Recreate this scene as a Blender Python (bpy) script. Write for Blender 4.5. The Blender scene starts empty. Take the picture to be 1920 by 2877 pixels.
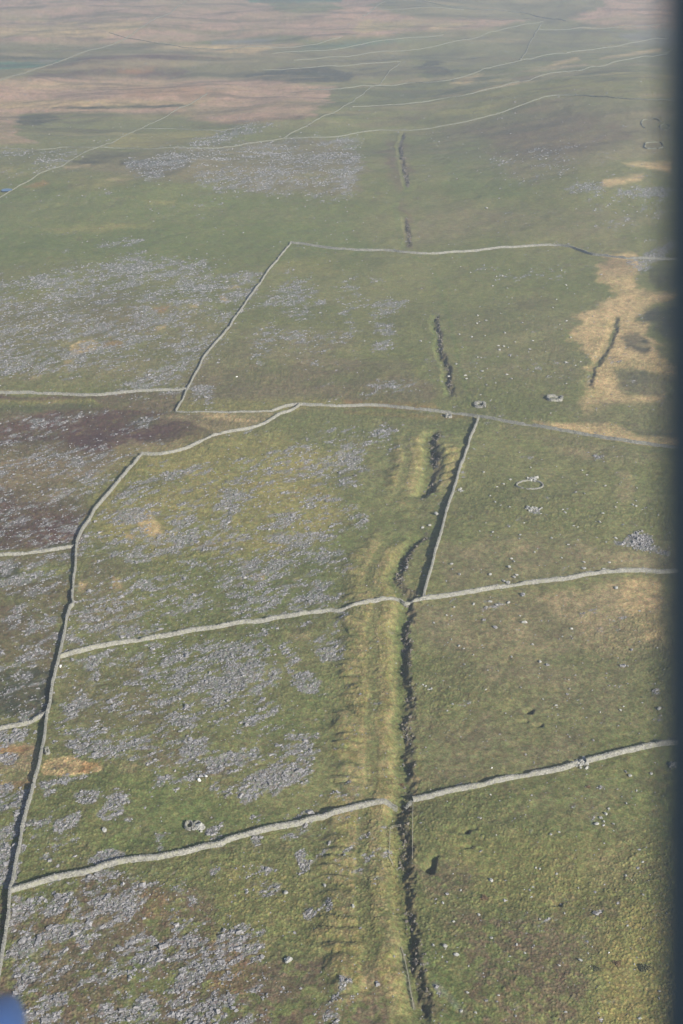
import bpy, bmesh, math
import numpy as np
from mathutils import Matrix, Vector

# ------------------------------------------------------------------ camera, world, sun, exposure
SC = bpy.context.scene
COL = SC.collection
CAM_H = 262.0
PITCH = 25.0                      # degrees below the horizon
LENS, SENSOR = 50.0, 36.0
SRC_W, SRC_H = 1920.0, 2877.0     # survey photograph size; features below were surveyed in these units
FPX = LENS / SENSOR * SRC_H       # focal length in survey units
cam_data = bpy.data.cameras.new("camera")
cam = bpy.data.objects.new("camera", cam_data)
COL.objects.link(cam)
cam.location = (0, 0, CAM_H)
cam.rotation_euler = (math.radians(90 - PITCH), 0, 0)
cam_data.lens = LENS
cam_data.sensor_width = SENSOR
cam_data.sensor_fit = 'AUTO'
cam_data.clip_start = 0.05
cam_data.clip_end = 40000
cam_data.dof.use_dof = True
cam_data.dof.focus_distance = 700
cam_data.dof.aperture_fstop = 4.0
SC.camera = cam

SUN_EL, SUN_A = 27.0, 47.0        # elevation; azimuth swung from +X towards the viewer
sx, sy, sz = (math.cos(math.radians(SUN_EL)) * math.cos(math.radians(SUN_A)),
              -math.cos(math.radians(SUN_EL)) * math.sin(math.radians(SUN_A)),
              math.sin(math.radians(SUN_EL)))
world = bpy.data.worlds.new("World")
SC.world = world
world.use_nodes = True
wn = world.node_tree.nodes
sky = wn.new('ShaderNodeTexSky')
sky.sky_type = 'NISHITA'
sky.sun_disc = False
sky.sun_elevation = math.radians(SUN_EL)
sky.sun_rotation = math.atan2(sx, sy)
sky.altitude = 400
wn['Background'].inputs['Strength'].default_value = 0.075
world.node_tree.links.new(sky.outputs[0], wn['Background'].inputs['Color'])
sun_d = bpy.data.lights.new("sun", 'SUN')
sun_d.energy = 5.0
sun_d.angle = math.radians(0.5)
sun_d.color = (1.0, 0.93, 0.83)
sun = bpy.data.objects.new("sun", sun_d)
sun.rotation_euler = Vector((sx, sy, sz)).to_track_quat('Z', 'Y').to_euler()
COL.objects.link(sun)
SC.view_settings.view_transform = 'Standard'
SC.view_settings.look = 'None'
SC.view_settings.exposure = 1.0
SC.view_settings.gamma = 1.0
SC.view_settings.use_curve_mapping = False

# ------------------------------------------------------------------ noise
def _hash(ix, iy, seed):
    h = (ix.astype(np.int64) * 374761393 + iy.astype(np.int64) * 668265263 + seed * 974634777) & 0xffffffff
    h = ((h ^ (h >> 13)) * 1274126177) & 0xffffffff
    h = ((h ^ (h >> 16)) * 2246822519) & 0xffffffff
    return ((h ^ (h >> 15)) & 0xffffff).astype(np.float32) / 16777215.0

def vnoise(x, y, seed=0):
    ix, iy = np.floor(x), np.floor(y)
    fx, fy = (x - ix).astype(np.float32), (y - iy).astype(np.float32)
    fx = fx * fx * (3 - 2 * fx); fy = fy * fy * (3 - 2 * fy)
    a, b = _hash(ix, iy, seed), _hash(ix + 1, iy, seed)
    c, d = _hash(ix, iy + 1, seed), _hash(ix + 1, iy + 1, seed)
    return (a + (b - a) * fx) * (1 - fy) + (c + (d - c) * fx) * fy

def fbm(x, y, scale, octv=4, seed=0, gain=0.5):
    """about 0..1, mean .5"""
    s, amp, tot, f = 0.0, 1.0, 0.0, 1.0 / scale
    for k in range(octv):
        ca, sa = math.cos(0.7 * k + seed), math.sin(0.7 * k + seed)
        s = s + amp * vnoise((x * ca - y * sa) * f + 17.3 * k, (x * sa + y * ca) * f - 9.1 * k, seed * 31 + k)
        tot += amp; amp *= gain; f *= 2.03
    return s / tot

def cells(x, y, scale, seed=0):
    """nearest and second-nearest distance (in cells) and a random value of the cell"""
    X, Y = x / scale, y / scale
    ix, iy = np.floor(X), np.floor(Y)
    d1 = np.full(X.shape, 9.0, np.float32); d2 = d1.copy(); cid = np.zeros(X.shape, np.float32)
    for i in (-1, 0, 1):
        for j in (-1, 0, 1):
            jx, jy = ix + i, iy + j
            dx = jx + _hash(jx, jy, seed) - X; dy = jy + _hash(jx, jy, seed + 7) - Y
            d = np.sqrt(dx * dx + dy * dy).astype(np.float32)
            m = d < d1
            d2 = np.where(m, d1, np.minimum(d2, d))
            cid = np.where(m, _hash(jx, jy, seed + 13), cid)
            d1 = np.where(m, d, d1)
    return d1, d2, cid

def sstep(a, b, x):
    t = np.clip((x - a) / (b - a), 0, 1)
    return t * t * (3 - 2 * t)

# ------------------------------------------------------------------ survey frame -> world
TILE = {1: (0, 0), 2: (960, 0), 3: (0, 640), 4: (960, 640), 5: (0, 1300), 6: (960, 1300), 7: (0, 2000), 8: (960, 2000)}
TS = 960.0 / 1568.0
def T(t, *pts):
    ox, oy = TILE[t]
    return [(ox + p[0] * TS, oy + p[1] * TS) for p in pts]

cp, sp = math.cos(math.radians(PITCH)), math.sin(math.radians(PITCH))
def to_img(x, y, z):
    """world -> survey units"""
    dz = z - CAM_H
    depth = y * cp - dz * sp
    up = y * sp + dz * cp
    depth = np.where(depth > 1, depth, 1)
    return SRC_W / 2 + x / depth * FPX, SRC_H / 2 - up / depth * FPX

def hills(x, y):
    z = 36 * np.exp(-(((x - 330) / 210) ** 2 + ((y - 1560) / 330) ** 2))
    z = z + 17 * np.exp(-(((x - 205) / 105) ** 2 + ((y - 1170) / 190) ** 2))
    z = z + 14 * np.exp(-(((x + 120) / 220) ** 2 + ((y - 1230) / 150) ** 2))
    z = z - 6 * np.exp(-(((y - 640 + x * .1) / 60) ** 2)) * sstep(-60, -160, x)
    z = z + (fbm(x, y, 170, 3, 3) - .5) * (9 + 14 * sstep(1000, 1700, y)) + (fbm(x, y, 45, 3, 5) - .5) * 2.6
    far = sstep(1600, 3400, y)
    z = z + far * (fbm(x, y, 900, 3, 8) - .5) * 60
    z = z + sstep(4500, 12000, np.sqrt(x * x + y * y)) * (60 + 260 * fbm(x, y, 3500, 4, 12))
    return z

def ground_pt(u, v):
    """survey units -> (x, y) on the base terrain (rays met with the hills)"""
    u = np.asarray(u, float); v = np.asarray(v, float)
    a = (u - SRC_W / 2) / FPX; b = -(v - SRC_H / 2) / FPX
    dx, dy, dz = a, cp + b * sp, b * cp - sp
    dz = np.minimum(dz, -0.03)
    z = np.zeros_like(u)
    for k in range(40):
        t = (z - CAM_H) / dz
        x, y = t * dx, t * dy
        z = z + 0.6 * (hills(x, y) - z)
    return x, y

def push(pts):
    """features that leave the surveyed frame carry on beyond it"""
    out = []
    for u, v in pts:
        if u <= 6: u -= 500
        if u >= 1914: u += 500
        if v >= 2868: v += 400
        if v <= 3: v -= 40
        out.append((u, v))
    return out

def extend_line(pts, d=220):
    """walls run on past the frame"""
    pts = list(pts)
    def ext(a, b):
        l = math.hypot(a[0] - b[0], a[1] - b[1]); return (a[0] + (a[0] - b[0]) / l * d, a[1] + (a[1] - b[1]) / l * d)
    def edge(p): return p[0] <= 6 or p[0] >= 1914 or p[1] >= 2868
    if edge(pts[0]): pts.insert(0, ext(pts[0], pts[2 if len(pts) > 2 else 1]))
    if edge(pts[-1]): pts.append(ext(pts[-1], pts[-3 if len(pts) > 2 else -2]))
    return pts

# ------------------------------------------------------------------ mine workings: trenches with spoil ribs
def W(pts):
    x, y = ground_pt([p[0] for p in pts], [p[1] for p in pts])
    return np.stack([x, y], 1)

TRENCH = [
    # points, depth, bank width, floor width, rib height left, rib reach left, rib height right
    (T(6, (395, 325), (370, 360), (320, 410), (285, 480), (268, 540), (300, 580), (318, 620), (315, 690), (288, 790), (305, 870), (300, 960), (318, 1050), (312, 1140)) +
     T(8, (298, 50), (315, 130), (318, 250), (322, 340), (300, 430), (288, 520), (296, 620), (298, 700), (298, 800), (312, 900), (332, 1000), (345, 1060), (352, 1110), (345, 1165), (372, 1230), (398, 1290), (408, 1390), (420, 1480)), 1.35, 2.8, 1.4, 1.15, 25, 0.0),
    (T(4, (436, 925), (425, 985), (438, 1060), (430, 1130)) + T(6, (425, 60), (405, 130), (385, 172)), 2.2, 3.6, 2.4, 1.3, 20, 1.3),
    (T(4, (436, 395), (440, 440), (452, 490), (450, 550), (470, 590), (490, 650), (492, 690), (500, 740), (512, 785)), 1.2, 2.4, 1.2, 0.0, 14, 0.0),
    (T(2, (290, 605), (272, 660), (278, 720), (292, 790), (306, 862)), 1.2, 2.4, 1.2, 0.0, 18, 0.0),
    (T(2, (298, 1000), (304, 1050), (314, 1090), (306, 1135)), 1.1, 2.2, 1.2, 0.0, 16, 0.0),
    (T(4, (1265, 405), (1258, 470), (1235, 540), (1200, 600), (1160, 660), (1150, 745)), .5, 1.8, 2.0, 0.0, 8, 0.0),
    # short black peat steps in the open fields
    (T(8, (446, 652), (436, 690), (424, 730), (430, 748)), .95, .8, .5, 0.0, 3, 0.0),
    (T(8, (424, 690), (414, 715), (410, 735)), 1.0, 1.0, 1.0, 0.0, 2, 0.0),
    (T(8, (583, 528), (581, 548), (583, 566)), 1.0, .7, .5, 0.0, 2, 0.0),
    (T(8, (616, 524), (615, 536), (616, 548)), 1.0, 1.0, 1.0, 0.0, 2, 0.0),
    (T(8, (600, 605), (599, 618), (600, 634)), .8, 1.0, 1.0, 0.0, 2, 0.0),
    (T(8, (1012, 868), (1012, 885), (1014, 900)), .8, 1.0, 1.0, 0.0, 2, 0.0),
    (T(6, (888, 1125), (884, 1142), (885, 1158)), 1.2, 1.0, 1.0, 0.0, 2, 0.0),
    (T(8, (924, 50), (926, 62), (928, 74)), 1.3, 1.0, 1.0, 0.0, 2, 0.0),
    (T(8, (858, 34), (857, 45), (860, 52)), .9, 1.0, 1.0, 0.0, 2, 0.0),
]
TRW = [(W(t[0]),) + t[1:] for t in TRENCH]

def line_coords(P, x, y, reach):
    """signed side distance (+ = east side of a line drawn far to near), run along it; only where within reach"""
    lo, hi = P.min(0) - reach, P.max(0) + reach
    idx = np.nonzero((x > lo[0]) & (x < hi[0]) & (y > lo[1]) & (y < hi[1]))[0]
    if len(idx) == 0: return idx, None, None, None
    X, Y = x[idx], y[idx]
    best = np.full(len(idx), 1e9); sd = np.zeros(len(idx)); run = np.zeros(len(idx)); a0 = 0.0
    total = np.sum(np.hypot(*(P[1:] - P[:-1]).T))
    for A, B in zip(P[:-1], P[1:]):
        d = B - A; L = math.hypot(*d)
        t = np.clip(((X - A[0]) * d[0] + (Y - A[1]) * d[1]) / L / L, 0, 1)
        qx, qy = X - A[0] - t * d[0], Y - A[1] - t * d[1]
        dd = np.hypot(qx, qy)
        side = np.sign(-(d[0] * qy - d[1] * qx))
        side = -side
        m = dd < best
        best = np.where(m, dd, best); sd = np.where(m, dd * side, sd); run = np.where(m, a0 + t * L, run)
        a0 += L
    return idx, sd, run, total

def trench_relief(x, y):
    """height, dark bank cover, dry rib cover, green floor cover"""
    z = np.zeros_like(x); bank = np.zeros_like(x); rib = np.zeros_like(x); floor = np.zeros_like(x)
    for P, dep, bw, fw, rh, rr, rhr in TRW:
        idx, s, a, tot = line_coords(P, x, y, rr + 16)
        if len(idx) == 0: continue
        X, Y = x[idx], y[idx]
        small = tot < 25
        el_ = 2.0 if small else 9.0; lw = 3.0 if (small or rh < .9) else 4.5; jit = .25 if small else 1.0
        end = sstep(0, el_, a) * sstep(0, el_, tot - a)
        sw = s + (fbm(X, Y, 11, 3, 21) - .5) * 4.0 * jit + (fbm(X, Y, 3.0, 3, 22) - .5) * 2.6 * jit
        dloc = dep * (0.15 + 1.5 * fbm(X * 0 + a, Y * 0, 14, 3, 23)) * end
        up_r = sstep(-bw / 2, bw / 2, sw)
        up_l = 1 - sstep(-bw / 2 - fw - lw, -bw / 2 - fw, sw)
        zz = -dloc * (1 - np.maximum(up_r, up_l))
        # little slumps on the bank
        bmask = sstep(-bw / 2 - .4, -bw / 4, sw) * (1 - sstep(bw / 2 - .3, bw / 2 + .8, sw))
        zz += bmask * (fbm(X, Y, 1.5, 3, 24) - .5) * 1.7 * jit * end
        l = -(s + bw / 2 + fw + 3)
        end2 = end
        if not small:
            en_ = (fbm(X, Y, 12, 2, 34) - .5) * 26
            end2 = sstep(2, 22, a + en_) * sstep(2, 22, tot - a + en_)
        if rh > 0:
            lw_ = (fbm(X, Y, 7, 2, 30) - .5) * 3
            ph = (a + 0.35 * np.maximum(l - 8, 0) + (fbm(X * 0 + a, Y * 0, 15, 2, 25) - .5) * 15 + (fbm(X, Y, 9, 2, 31) - .5) * 4) / 6.6
            cell = np.floor(ph)
            tri = np.abs(np.mod(ph, 1.0) - .5) * 2          # 0 at tops .. 1 at furrows
            reach = rr * (.62 + .34 * vnoise(cell * 3.7 + .5, cell * 0 + .5, 27))
            bench = sstep(-2.5, 2, l) * (1 - sstep(reach - 4.5, reach + 1.0, l + tri * 2.2)) * end2
            notch = (tri ** 2.2) * sstep(6.5, 13, l) * 1.05 + .22 * (tri ** 4) * (1 - sstep(4, 6, l)) 
            track = sstep(4.2, 5.4, l + lw_ * .4) * (1 - sstep(8.2, 9.4, l + lw_ * .4))
            zz += rh * (bench * (1 - .46 * notch) * (.75 + .6 * vnoise(cell * 5.1 + .5, cell * 0 + .5, 33) * sstep(7, 11, l)) - .16 * track * end)
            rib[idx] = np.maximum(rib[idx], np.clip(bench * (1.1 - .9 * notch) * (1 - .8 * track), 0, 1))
        if rhr > 0:
            l2 = s - bw / 2
            ph = (a + 0.5 * np.maximum(l2, 0) + (fbm(X, Y, 14, 3, 28) - .5) * 10) / 9.0
            r = 1 - (np.abs(np.mod(ph, 1.0) - .5) * 2) ** 2.6
            env = sstep(0, 3, l2) * (1 - sstep(7, 13, l2 + (fbm(X, Y, 9, 2, 29) - .5) * 8)) * end2 * sstep(14, 30, a)
            zz += rhr * env * (.3 + .7 * r)
            rib[idx] = np.maximum(rib[idx], env * (.35 + .65 * r))
        z[idx] += zz
        bank[idx] = np.maximum(bank[idx], bmask * end)
        floor[idx] = np.maximum(floor[idx], (1 - up_r) * (1 - up_l) * (1 - bmask) * end)
    return z, bank, rib, floor

def gz(x, y):
    """height of the ground without turf detail"""
    x = np.atleast_1d(np.asarray(x, float)); y = np.atleast_1d(np.asarray(y, float))
    return hills(x, y) + trench_relief(x, y)[0]

# ------------------------------------------------------------------ vegetation zones (albedo)
C = dict(green=(.142, .149, .058), lush=(.120, .149, .050), olive=(.178, .174, .074), yellow=(.258, .220, .082),
         brownol=(.186, .161, .088), brown=(.140, .102, .070), straw=(.50, .355, .185), tan=(.34, .26, .150), pink=(.42, .265, .19),
         heather=(.098, .055, .050), dark=(.058, .060, .040), rust=(.34, .175, .08), grey=(.200, .196, .196), teal=(.075, .16, .105),
         white=(.5, .5, .5))
C = {k: np.array(v) for k, v in C.items()}
# tile, class, strength, feather, ragged edge, polygon
ZONES = [
 # far moor
 (1, 'pink', .55, 14, 50, [(0, 0), (1750, 0), (1650, 130), (1350, 215), (1150, 250), (1000, 235), (700, 230), (450, 240), (0, 180)]),
 (1, 'brownol', .7, 10, 40, [(0, 190), (500, 200), (1000, 240), (1400, 230), (1800, 150), (1950, 370), (1100, 360), (500, 350), (0, 385)]),
 (1, 'straw', .6, 5, 22, [(340, 105), (480, 98), (670, 95), (640, 135), (500, 150)]),
 (1, 'straw', .5, 5, 26, [(0, 125), (300, 120), (520, 155), (500, 170), (0, 168)]),
 (1, 'straw', .45, 5, 22, [(240, 98), (330, 98), (320, 112), (240, 112)]),
 (1, 'straw', .4, 5, 22, [(20, 75), (220, 80), (200, 100), (60, 95)]),
 (1, 'straw', .85, 5, 22, [(700, 212), (900, 208), (1100, 212), (1350, 208), (1250, 225), (1150, 248), (1000, 232), (800, 225)]),
 (1, 'olive', .7, 8, 30, [(520, 200), (900, 190), (1300, 160), (1800, 150), (1700, 185), (1200, 205), (700, 208)]),
 (1, 'grey', .5, 5, 30, [(980, 190), (1100, 180), (1280, 175), (1260, 200), (1000, 205)]),
 (1, 'heather', .8, 8, 40, [(360, 262), (800, 240), (1060, 262), (1000, 275), (620, 280), (400, 285)]),
 (1, 'heather', .45, 12, 60, [(150, 320), (350, 290), (900, 300), (880, 360), (400, 360), (120, 365)]),
 (1, 'dark', 1.0, 6, 40, [(1120, 340), (1300, 318), (1500, 312), (1640, 340), (1620, 370), (1400, 380), (1250, 392), (1140, 390)]),
 (1, 'rust', .35, 6, 25, [(530, 315), (750, 305), (720, 325), (640, 338), (540, 332)]),
 (1, 'teal', .95, 3, 4, [(0, 285), (240, 285), (330, 262), (200, 305), (0, 375)]),
 (1, 'grey', .5, 4, 20, [(170, 280), (350, 262), (200, 290)]),
 (1, 'teal', 1.0, 3, 5, [(1060, 0), (1568, 0), (1568, 9), (1150, 12)]),
 (1, 'lush', .5, 8, 30, [(1230, 12), (1568, 18), (1568, 45), (1380, 66), (1270, 50)]),
 (1, 'dark', .7, 3, 20, [(100, 256), (0, 268), (380, 272), (200, 262)]),
 (1, 'pink', .8, 10, 45, [(0, 385), (400, 355), (1000, 362), (1300, 385), (1500, 400), (1460, 530), (1250, 552), (1080, 568), (900, 545), (760, 525), (0, 515)]),
 (1, 'straw', .5, 8, 40, [(0, 470), (400, 455), (800, 465), (960, 440), (870, 482), (600, 500), (0, 500)]),
 (1, 'straw', .35, 8, 40, [(150, 378), (900, 370), (700, 400), (100, 410)]),
 (1, 'rust', .25, 8, 50, [(450, 400), (900, 390), (1000, 430), (600, 450)]),
 (1, 'brown', .5, 8, 40, [(1080, 555), (1420, 525), (1400, 545), (1200, 562)]),
 (1, 'dark', .9, 3, 22, [(210, 492), (330, 488), (900, 480), (700, 498), (350, 500)]),
 (1, 'olive', .85, 5, 10, [(0, 520), (730, 532), (700, 560), (650, 592), (470, 678), (0, 682)]),
 (1, 'dark', .6, 6, 40, [(110, 545), (240, 525), (300, 560), (230, 580), (120, 575)]),
 (1, 'pink', .45, 8, 40, [(0, 540), (130, 520), (90, 600), (130, 660), (0, 680)]),
 (1, 'yellow', .45, 5, 12, [(560, 620), (960, 600), (1100, 590), (880, 660), (700, 680), (500, 670)]),
 (1, 'olive', .8, 6, 20, [(0, 685), (300, 680), (430, 680), (330, 745), (200, 790), (0, 850)]),
 (1, 'yellow', .3, 6, 30, [(0, 770), (60, 765), (60, 790), (0, 795)]),
 (1, 'brownol', .9, 12, 50, [(400, 695), (620, 690), (1100, 670), (1300, 640), (1600, 640), (1700, 780), (1640, 880), (1200, 880), (900, 850), (600, 830), (350, 760)]),
 (1, 'dark', .5, 8, 50, [(330, 755), (430, 700), (600, 700), (540, 735), (400, 770)]),
 (1, 'dark', .5, 8, 40, [(540, 740), (800, 730), (880, 700), (820, 790), (700, 825), (600, 800)]),
 (1, 'rust', .45, 5, 20, [(110, 862), (200, 826), (235, 838), (160, 866)]),
 (1, 'tan', .6, 4, 20, [(300, 766), (420, 756), (410, 768), (310, 775)]),
 (1, 'tan', .6, 4, 22, [(480, 818), (590, 822), (560, 832), (480, 828)]),
 # top right moor
 (2, 'brownol', .5, 12, 50, [(330, 0), (1200, 0), (1100, 90), (700, 100), (200, 60)]),
 (2, 'pink', .85, 12, 50, [(1060, 95), (1160, 50), (1250, -20), (1568, -20), (1568, 110), (1300, 125)]),
 (2, 'pink', .75, 10, 40, [(-220, 90), (120, 18), (200, 60), (360, 85), (830, 92), (620, 135), (300, 150), (-60, 185), (-260, 150)]),
 (2, 'straw', .75, 5, 22, [(40, 145), (90, 92), (125, 90), (120, 112), (335, 102), (320, 122), (110, 152)]),
 (2, 'straw', .5, 5, 22, [(370, 125), (560, 98), (580, 105), (500, 130), (400, 138)]),
 (2, 'teal', .35, 8, 30, [(-150, 210), (250, 175), (380, 180), (0, 225), (-180, 235)]),
 (2, 'brownol', .35, 20, 60, [(560, 150), (900, 120), (820, 280), (560, 330), (380, 260)]),
 (2, 'straw', .6, 5, 18, [(945, 305), (990, 285), (1112, 260), (1112, 273), (1020, 295)]),
 (2, 'tan', .6, 5, 18, [(830, 325), (1130, 292), (1120, 302), (900, 330)]),
 (2, 'straw', .7, 4, 12, [(585, 420), (700, 395), (850, 365), (850, 374), (720, 402), (620, 420)]),
 (2, 'straw', .55, 5, 18, [(495, 380), (610, 338), (638, 340), (620, 360), (560, 385)]),
 (2, 'tan', .6, 5, 18, [(435, 442), (540, 430), (530, 442), (450, 448)]),
 (2, 'straw', .6, 4, 14, [(1060, 128), (1340, 113), (1345, 124), (1150, 132)]),
 (2, 'straw', .6, 4, 14, [(1200, 270), (1340, 240), (1470, 222), (1460, 235), (1280, 265)]),
 (2, 'dark', .55, 8, 60, [(370, 275), (470, 280), (520, 345), (430, 365), (380, 330)]),
 (2, 'dark', .8, 4, 25, [(780, 362), (900, 345), (880, 360), (790, 372)]),
 (2, 'dark', .6, 6, 30, [(35, 330), (75, 330), (70, 360), (40, 358)]),
 (2, 'grey', .4, 10, 50, [(1270, 165), (1500, 130), (1568, 150), (1568, 205), (1330, 200)]),
 (2, 'green', .5, 8, 20, [(1080, 330), (1568, 225), (1568, 255), (1200, 320)]),
 (2, 'yellow', .35, 20, 40, [(380, 470), (1100, 350), (1568, 270), (1568, 440), (1060, 430), (700, 510), (480, 560)]),
 (2, 'brownol', .75, 30, 60, [(520, 590), (750, 520), (960, 450), (1100, 440), (1500, 470), (1500, 720), (1150, 760), (700, 830), (450, 720)]),
 (2, 'brown', .4, 20, 80, [(620, 590), (900, 480), (1200, 500), (1350, 640), (1000, 740), (700, 700)]),
 (2, 'lush', .4, 25, 60, [(420, 700), (640, 620), (760, 780), (900, 900), (820, 960), (500, 900)]),
 (2, 'brownol', .45, 30, 80, [(350, 950), (1300, 950), (1500, 1000), (1300, 1110), (700, 1090), (350, 1130)]),
 (2, 'straw', .6, 6, 30, [(1210, 850), (1225, 825), (1320, 808), (1400, 800), (1400, 825), (1250, 856)]),
 (2, 'straw', .55, 6, 25, [(1310, 748), (1420, 742), (1520, 745), (1520, 790), (1400, 765), (1320, 762)]),
 (2, 'tan', .5, 8, 25, [(1370, 432), (1568, 415), (1568, 430), (1400, 442)]),
 (2, 'brown', .5, 12, 40, [(200, 640), (300, 640), (330, 1140), (290, 1140), (290, 880), (220, 800)]),
 # green band of the middle left
 (1, 'lush', .45, 40, 60, [(0, 900), (600, 850), (900, 880), (1568, 920), (1720, 960), (1650, 1200), (0, 1200)]),
 (1, 'yellow', .5, 6, 30, [(650, 914), (780, 915), (770, 928), (660, 925)]),
 (1, 'yellow', .35, 10, 50, [(200, 1040), (450, 1020), (700, 1025), (650, 1050), (300, 1060)]),
 (1, 'yellow', .3, 25, 60, [(300, 840), (560, 830), (500, 870), (280, 880)]),
 (3, 'lush', .3, 40, 70, [(0, 0), (400, 10), (200, 160), (0, 220)]),
 # scree country of the middle left
 (3, 'brownol', .55, 40, 60, [(0, 400), (500, 300), (900, 350), (1050, 420), (860, 740), (0, 760)]),
 (3, 'brown', .3, 30, 70, [(420, 400), (650, 350), (700, 470), (500, 500)]),
 (3, 'straw', .85, 6, 22, [(330, 545), (360, 520), (430, 508), (465, 530), (440, 560), (390, 582), (340, 590)]),
 (3, 'rust', .35, 8, 30, [(480, 512), (600, 512), (600, 535), (480, 545)]),
 (3, 'rust', .4, 6, 25, [(710, 370), (800, 360), (770, 388), (720, 388)]),
 (3, 'straw', .7, 5, 18, [(715, 462), (765, 443), (770, 458), (730, 470)]),
 (3, 'straw', .5, 5, 18, [(1040, 272), (1105, 258), (1110, 275), (1050, 284)]),
 (3, 'straw', .7, 4, 14, [(1018, 318), (1040, 314), (1062, 338), (1030, 340)]),
 (3, 'straw', .5, 5, 18, [(885, 358), (930, 355), (925, 366), (890, 368)]),
 (3, 'straw', .45, 5, 18, [(305, 605), (345, 600), (335, 625), (305, 628)]),
 (3, 'tan', .6, 5, 18, [(150, 680), (200, 672), (190, 700), (150, 700)]),
 (3, 'straw', .7, 4, 12, [(0, 752), (140, 750), (120, 760), (0, 760)]),
 (3, 'yellow', .4, 20, 40, [(1310, 160), (1568, 110), (1568, 210), (1400, 210), (1300, 200)]),
 (3, 'brownol', .8, 40, 80, [(900, 560), (1150, 470), (1568, 480), (1568, 800), (850, 830)]),
 (3, 'brown', .45, 30, 80, [(930, 640), (1568, 620), (1568, 770), (900, 790)]),
 (3, 'yellow', .5, 10, 30, [(860, 800), (1568, 780), (1568, 820), (1250, 850), (830, 850)]),
 (3, 'brown', .9, 5, 25, [(430, 778), (560, 760), (845, 752), (812, 845), (700, 840), (480, 820)]),
 (3, 'heather', .7, 6, 40, [(0, 768), (430, 780), (470, 795), (250, 800), (0, 795)]),
 (3, 'yellow', .6, 5, 20, [(0, 795), (440, 792), (520, 826), (640, 832), (500, 835), (300, 810), (0, 818)]),
 (3, 'dark', .6, 8, 30, [(0, 812), (440, 808), (480, 830), (240, 850), (60, 880), (0, 870)]),
 (3, 'rust', .25, 15, 40, [(300, 1000), (900, 960), (860, 1010), (640, 1040), (400, 1176), (0, 1176), (0, 1050)]),
 (3, 'brown', .8, 15, 40, [(0, 860), (120, 850), (1000, 900), (960, 990), (650, 1045), (540, 1176), (0, 1176)]),
 (3, 'heather', 1.0, 10, 30, [(-200, 950), (110, 880), (260, 845), (480, 828), (740, 845), (940, 885), (1040, 935), (880, 975), (560, 1000), (640, 1020), (400, 1035), (280, 985), (0, 1040)]),
 (3, 'tan', .65, 8, 30, [(720, 868), (900, 858), (1100, 850), (1290, 852), (1240, 885), (1160, 915), (1000, 950), (900, 895)]),
 (3, 'brown', .5, 8, 25, [(850, 870), (1200, 880), (1160, 905), (1000, 925), (930, 900)]),
 (3, 'straw', .5, 5, 25, [(930, 855), (1060, 858), (1180, 890), (1120, 900), (950, 875)]),
 (3, 'tan', .45, 10, 50, [(620, 970), (860, 975), (900, 1000), (700, 1040), (560, 1030)]),
 # straw bog of the middle right
 (4, 'straw', .9, 16, 75, [(1100, 400), (1190, 330), (1200, 200), (1190, 130), (1310, 108), (1330, 200), (1350, 290), (1520, 308), (1500, 335), (1380, 370), (1340, 430), (1440, 440), (1480, 520), (1545, 620), (1545, 690), (1380, 650), (1250, 640), (1235, 700), (1300, 762), (1480, 768), (1482, 795), (1300, 812), (1090, 842), (1080, 800), (1160, 740), (1125, 640), (1150, 560)]),
 (4, 'brown', .35, 10, 30, [(1180, 130), (1310, 140), (1330, 220), (1200, 220)]),
 (4, 'dark', .75, 10, 45, [(1310, 490), (1400, 475), (1450, 540), (1425, 575), (1330, 548)]),
 (4, 'brownol', 1.0, 10, 22, [(1240, 660), (1340, 636), (1400, 660), (1500, 700), (1470, 765), (1280, 758)]),
 (4, 'dark', .45, 10, 40, [(1260, 660), (1400, 650), (1420, 755), (1300, 755)]),
 (4, 'dark', .95, 12, 50, [(1360, 380), (1568, 340), (1568, 620), (1520, 500), (1480, 445), (1400, 430)]),
 (4, 'dark', .6, 15, 50, [(1400, 190), (1568, 150), (1568, 310), (1420, 280)]),
 (4, 'olive', .9, 4, 8, [(1262, 405), (1282, 410), (1272, 470), (1245, 545), (1215, 600), (1170, 650), (1150, 640), (1220, 560), (1245, 480)]),
 (4, 'straw', .85, 6, 25, [(840, 885), (950, 900), (1100, 890), (1240, 898), (1340, 950), (1568, 955), (1568, 1010), (1400, 992), (1200, 962), (1000, 930), (900, 912)]),
 (4, 'dark', .75, 6, 30, [(1255, 885), (1350, 880), (1345, 915), (1270, 905)]),
 (4, 'dark', .85, 5, 20, [(1340, 935), (1568, 935), (1568, 962), (1400, 955)]),
 (4, 'brownol', .7, 30, 60, [(1000, 810), (1568, 800), (1568, 940), (1340, 940), (1000, 890)]),
 (4, 'brownol', .5, 40, 90, [(500, 420), (1080, 420), (1100, 700), (900, 760), (560, 700)]),
 (4, 'green', .5, 30, 60, [(420, 140), (1150, 130), (1100, 380), (520, 360)]),
 (4, 'brown', .3, 15, 60, [(820, 320), (1000, 330), (960, 380), (830, 370)]),
 (4, 'brown', .5, 20, 60, [(0, 620), (300, 600), (430, 720), (400, 790), (0, 800)]),
 (4, 'rust', .35, 6, 25, [(0, 790), (420, 800), (430, 828), (300, 832), (0, 818)]),
 (4, 'rust', .3, 6, 25, [(0, 840), (480, 855), (620, 875), (440, 880), (200, 860), (0, 852)]),
 (4, 'brownol', .5, 25, 60, [(650, 900), (1200, 980), (1500, 1040), (1200, 1090), (900, 1030)]),
 (4, 'tan', .45, 10, 40, [(960, 1010), (1150, 1015), (1100, 1050), (980, 1030)]),
 (4, 'brown', .4, 12, 40, [(440, 560), (520, 640), (540, 780), (480, 760), (430, 620)]),
 # left heather slope and its walls
 (5, 'heather', .9, 12, 60, [(0, 120), (250, 100), (420, 130), (420, 200), (340, 380), (120, 400), (0, 415)]),
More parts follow.
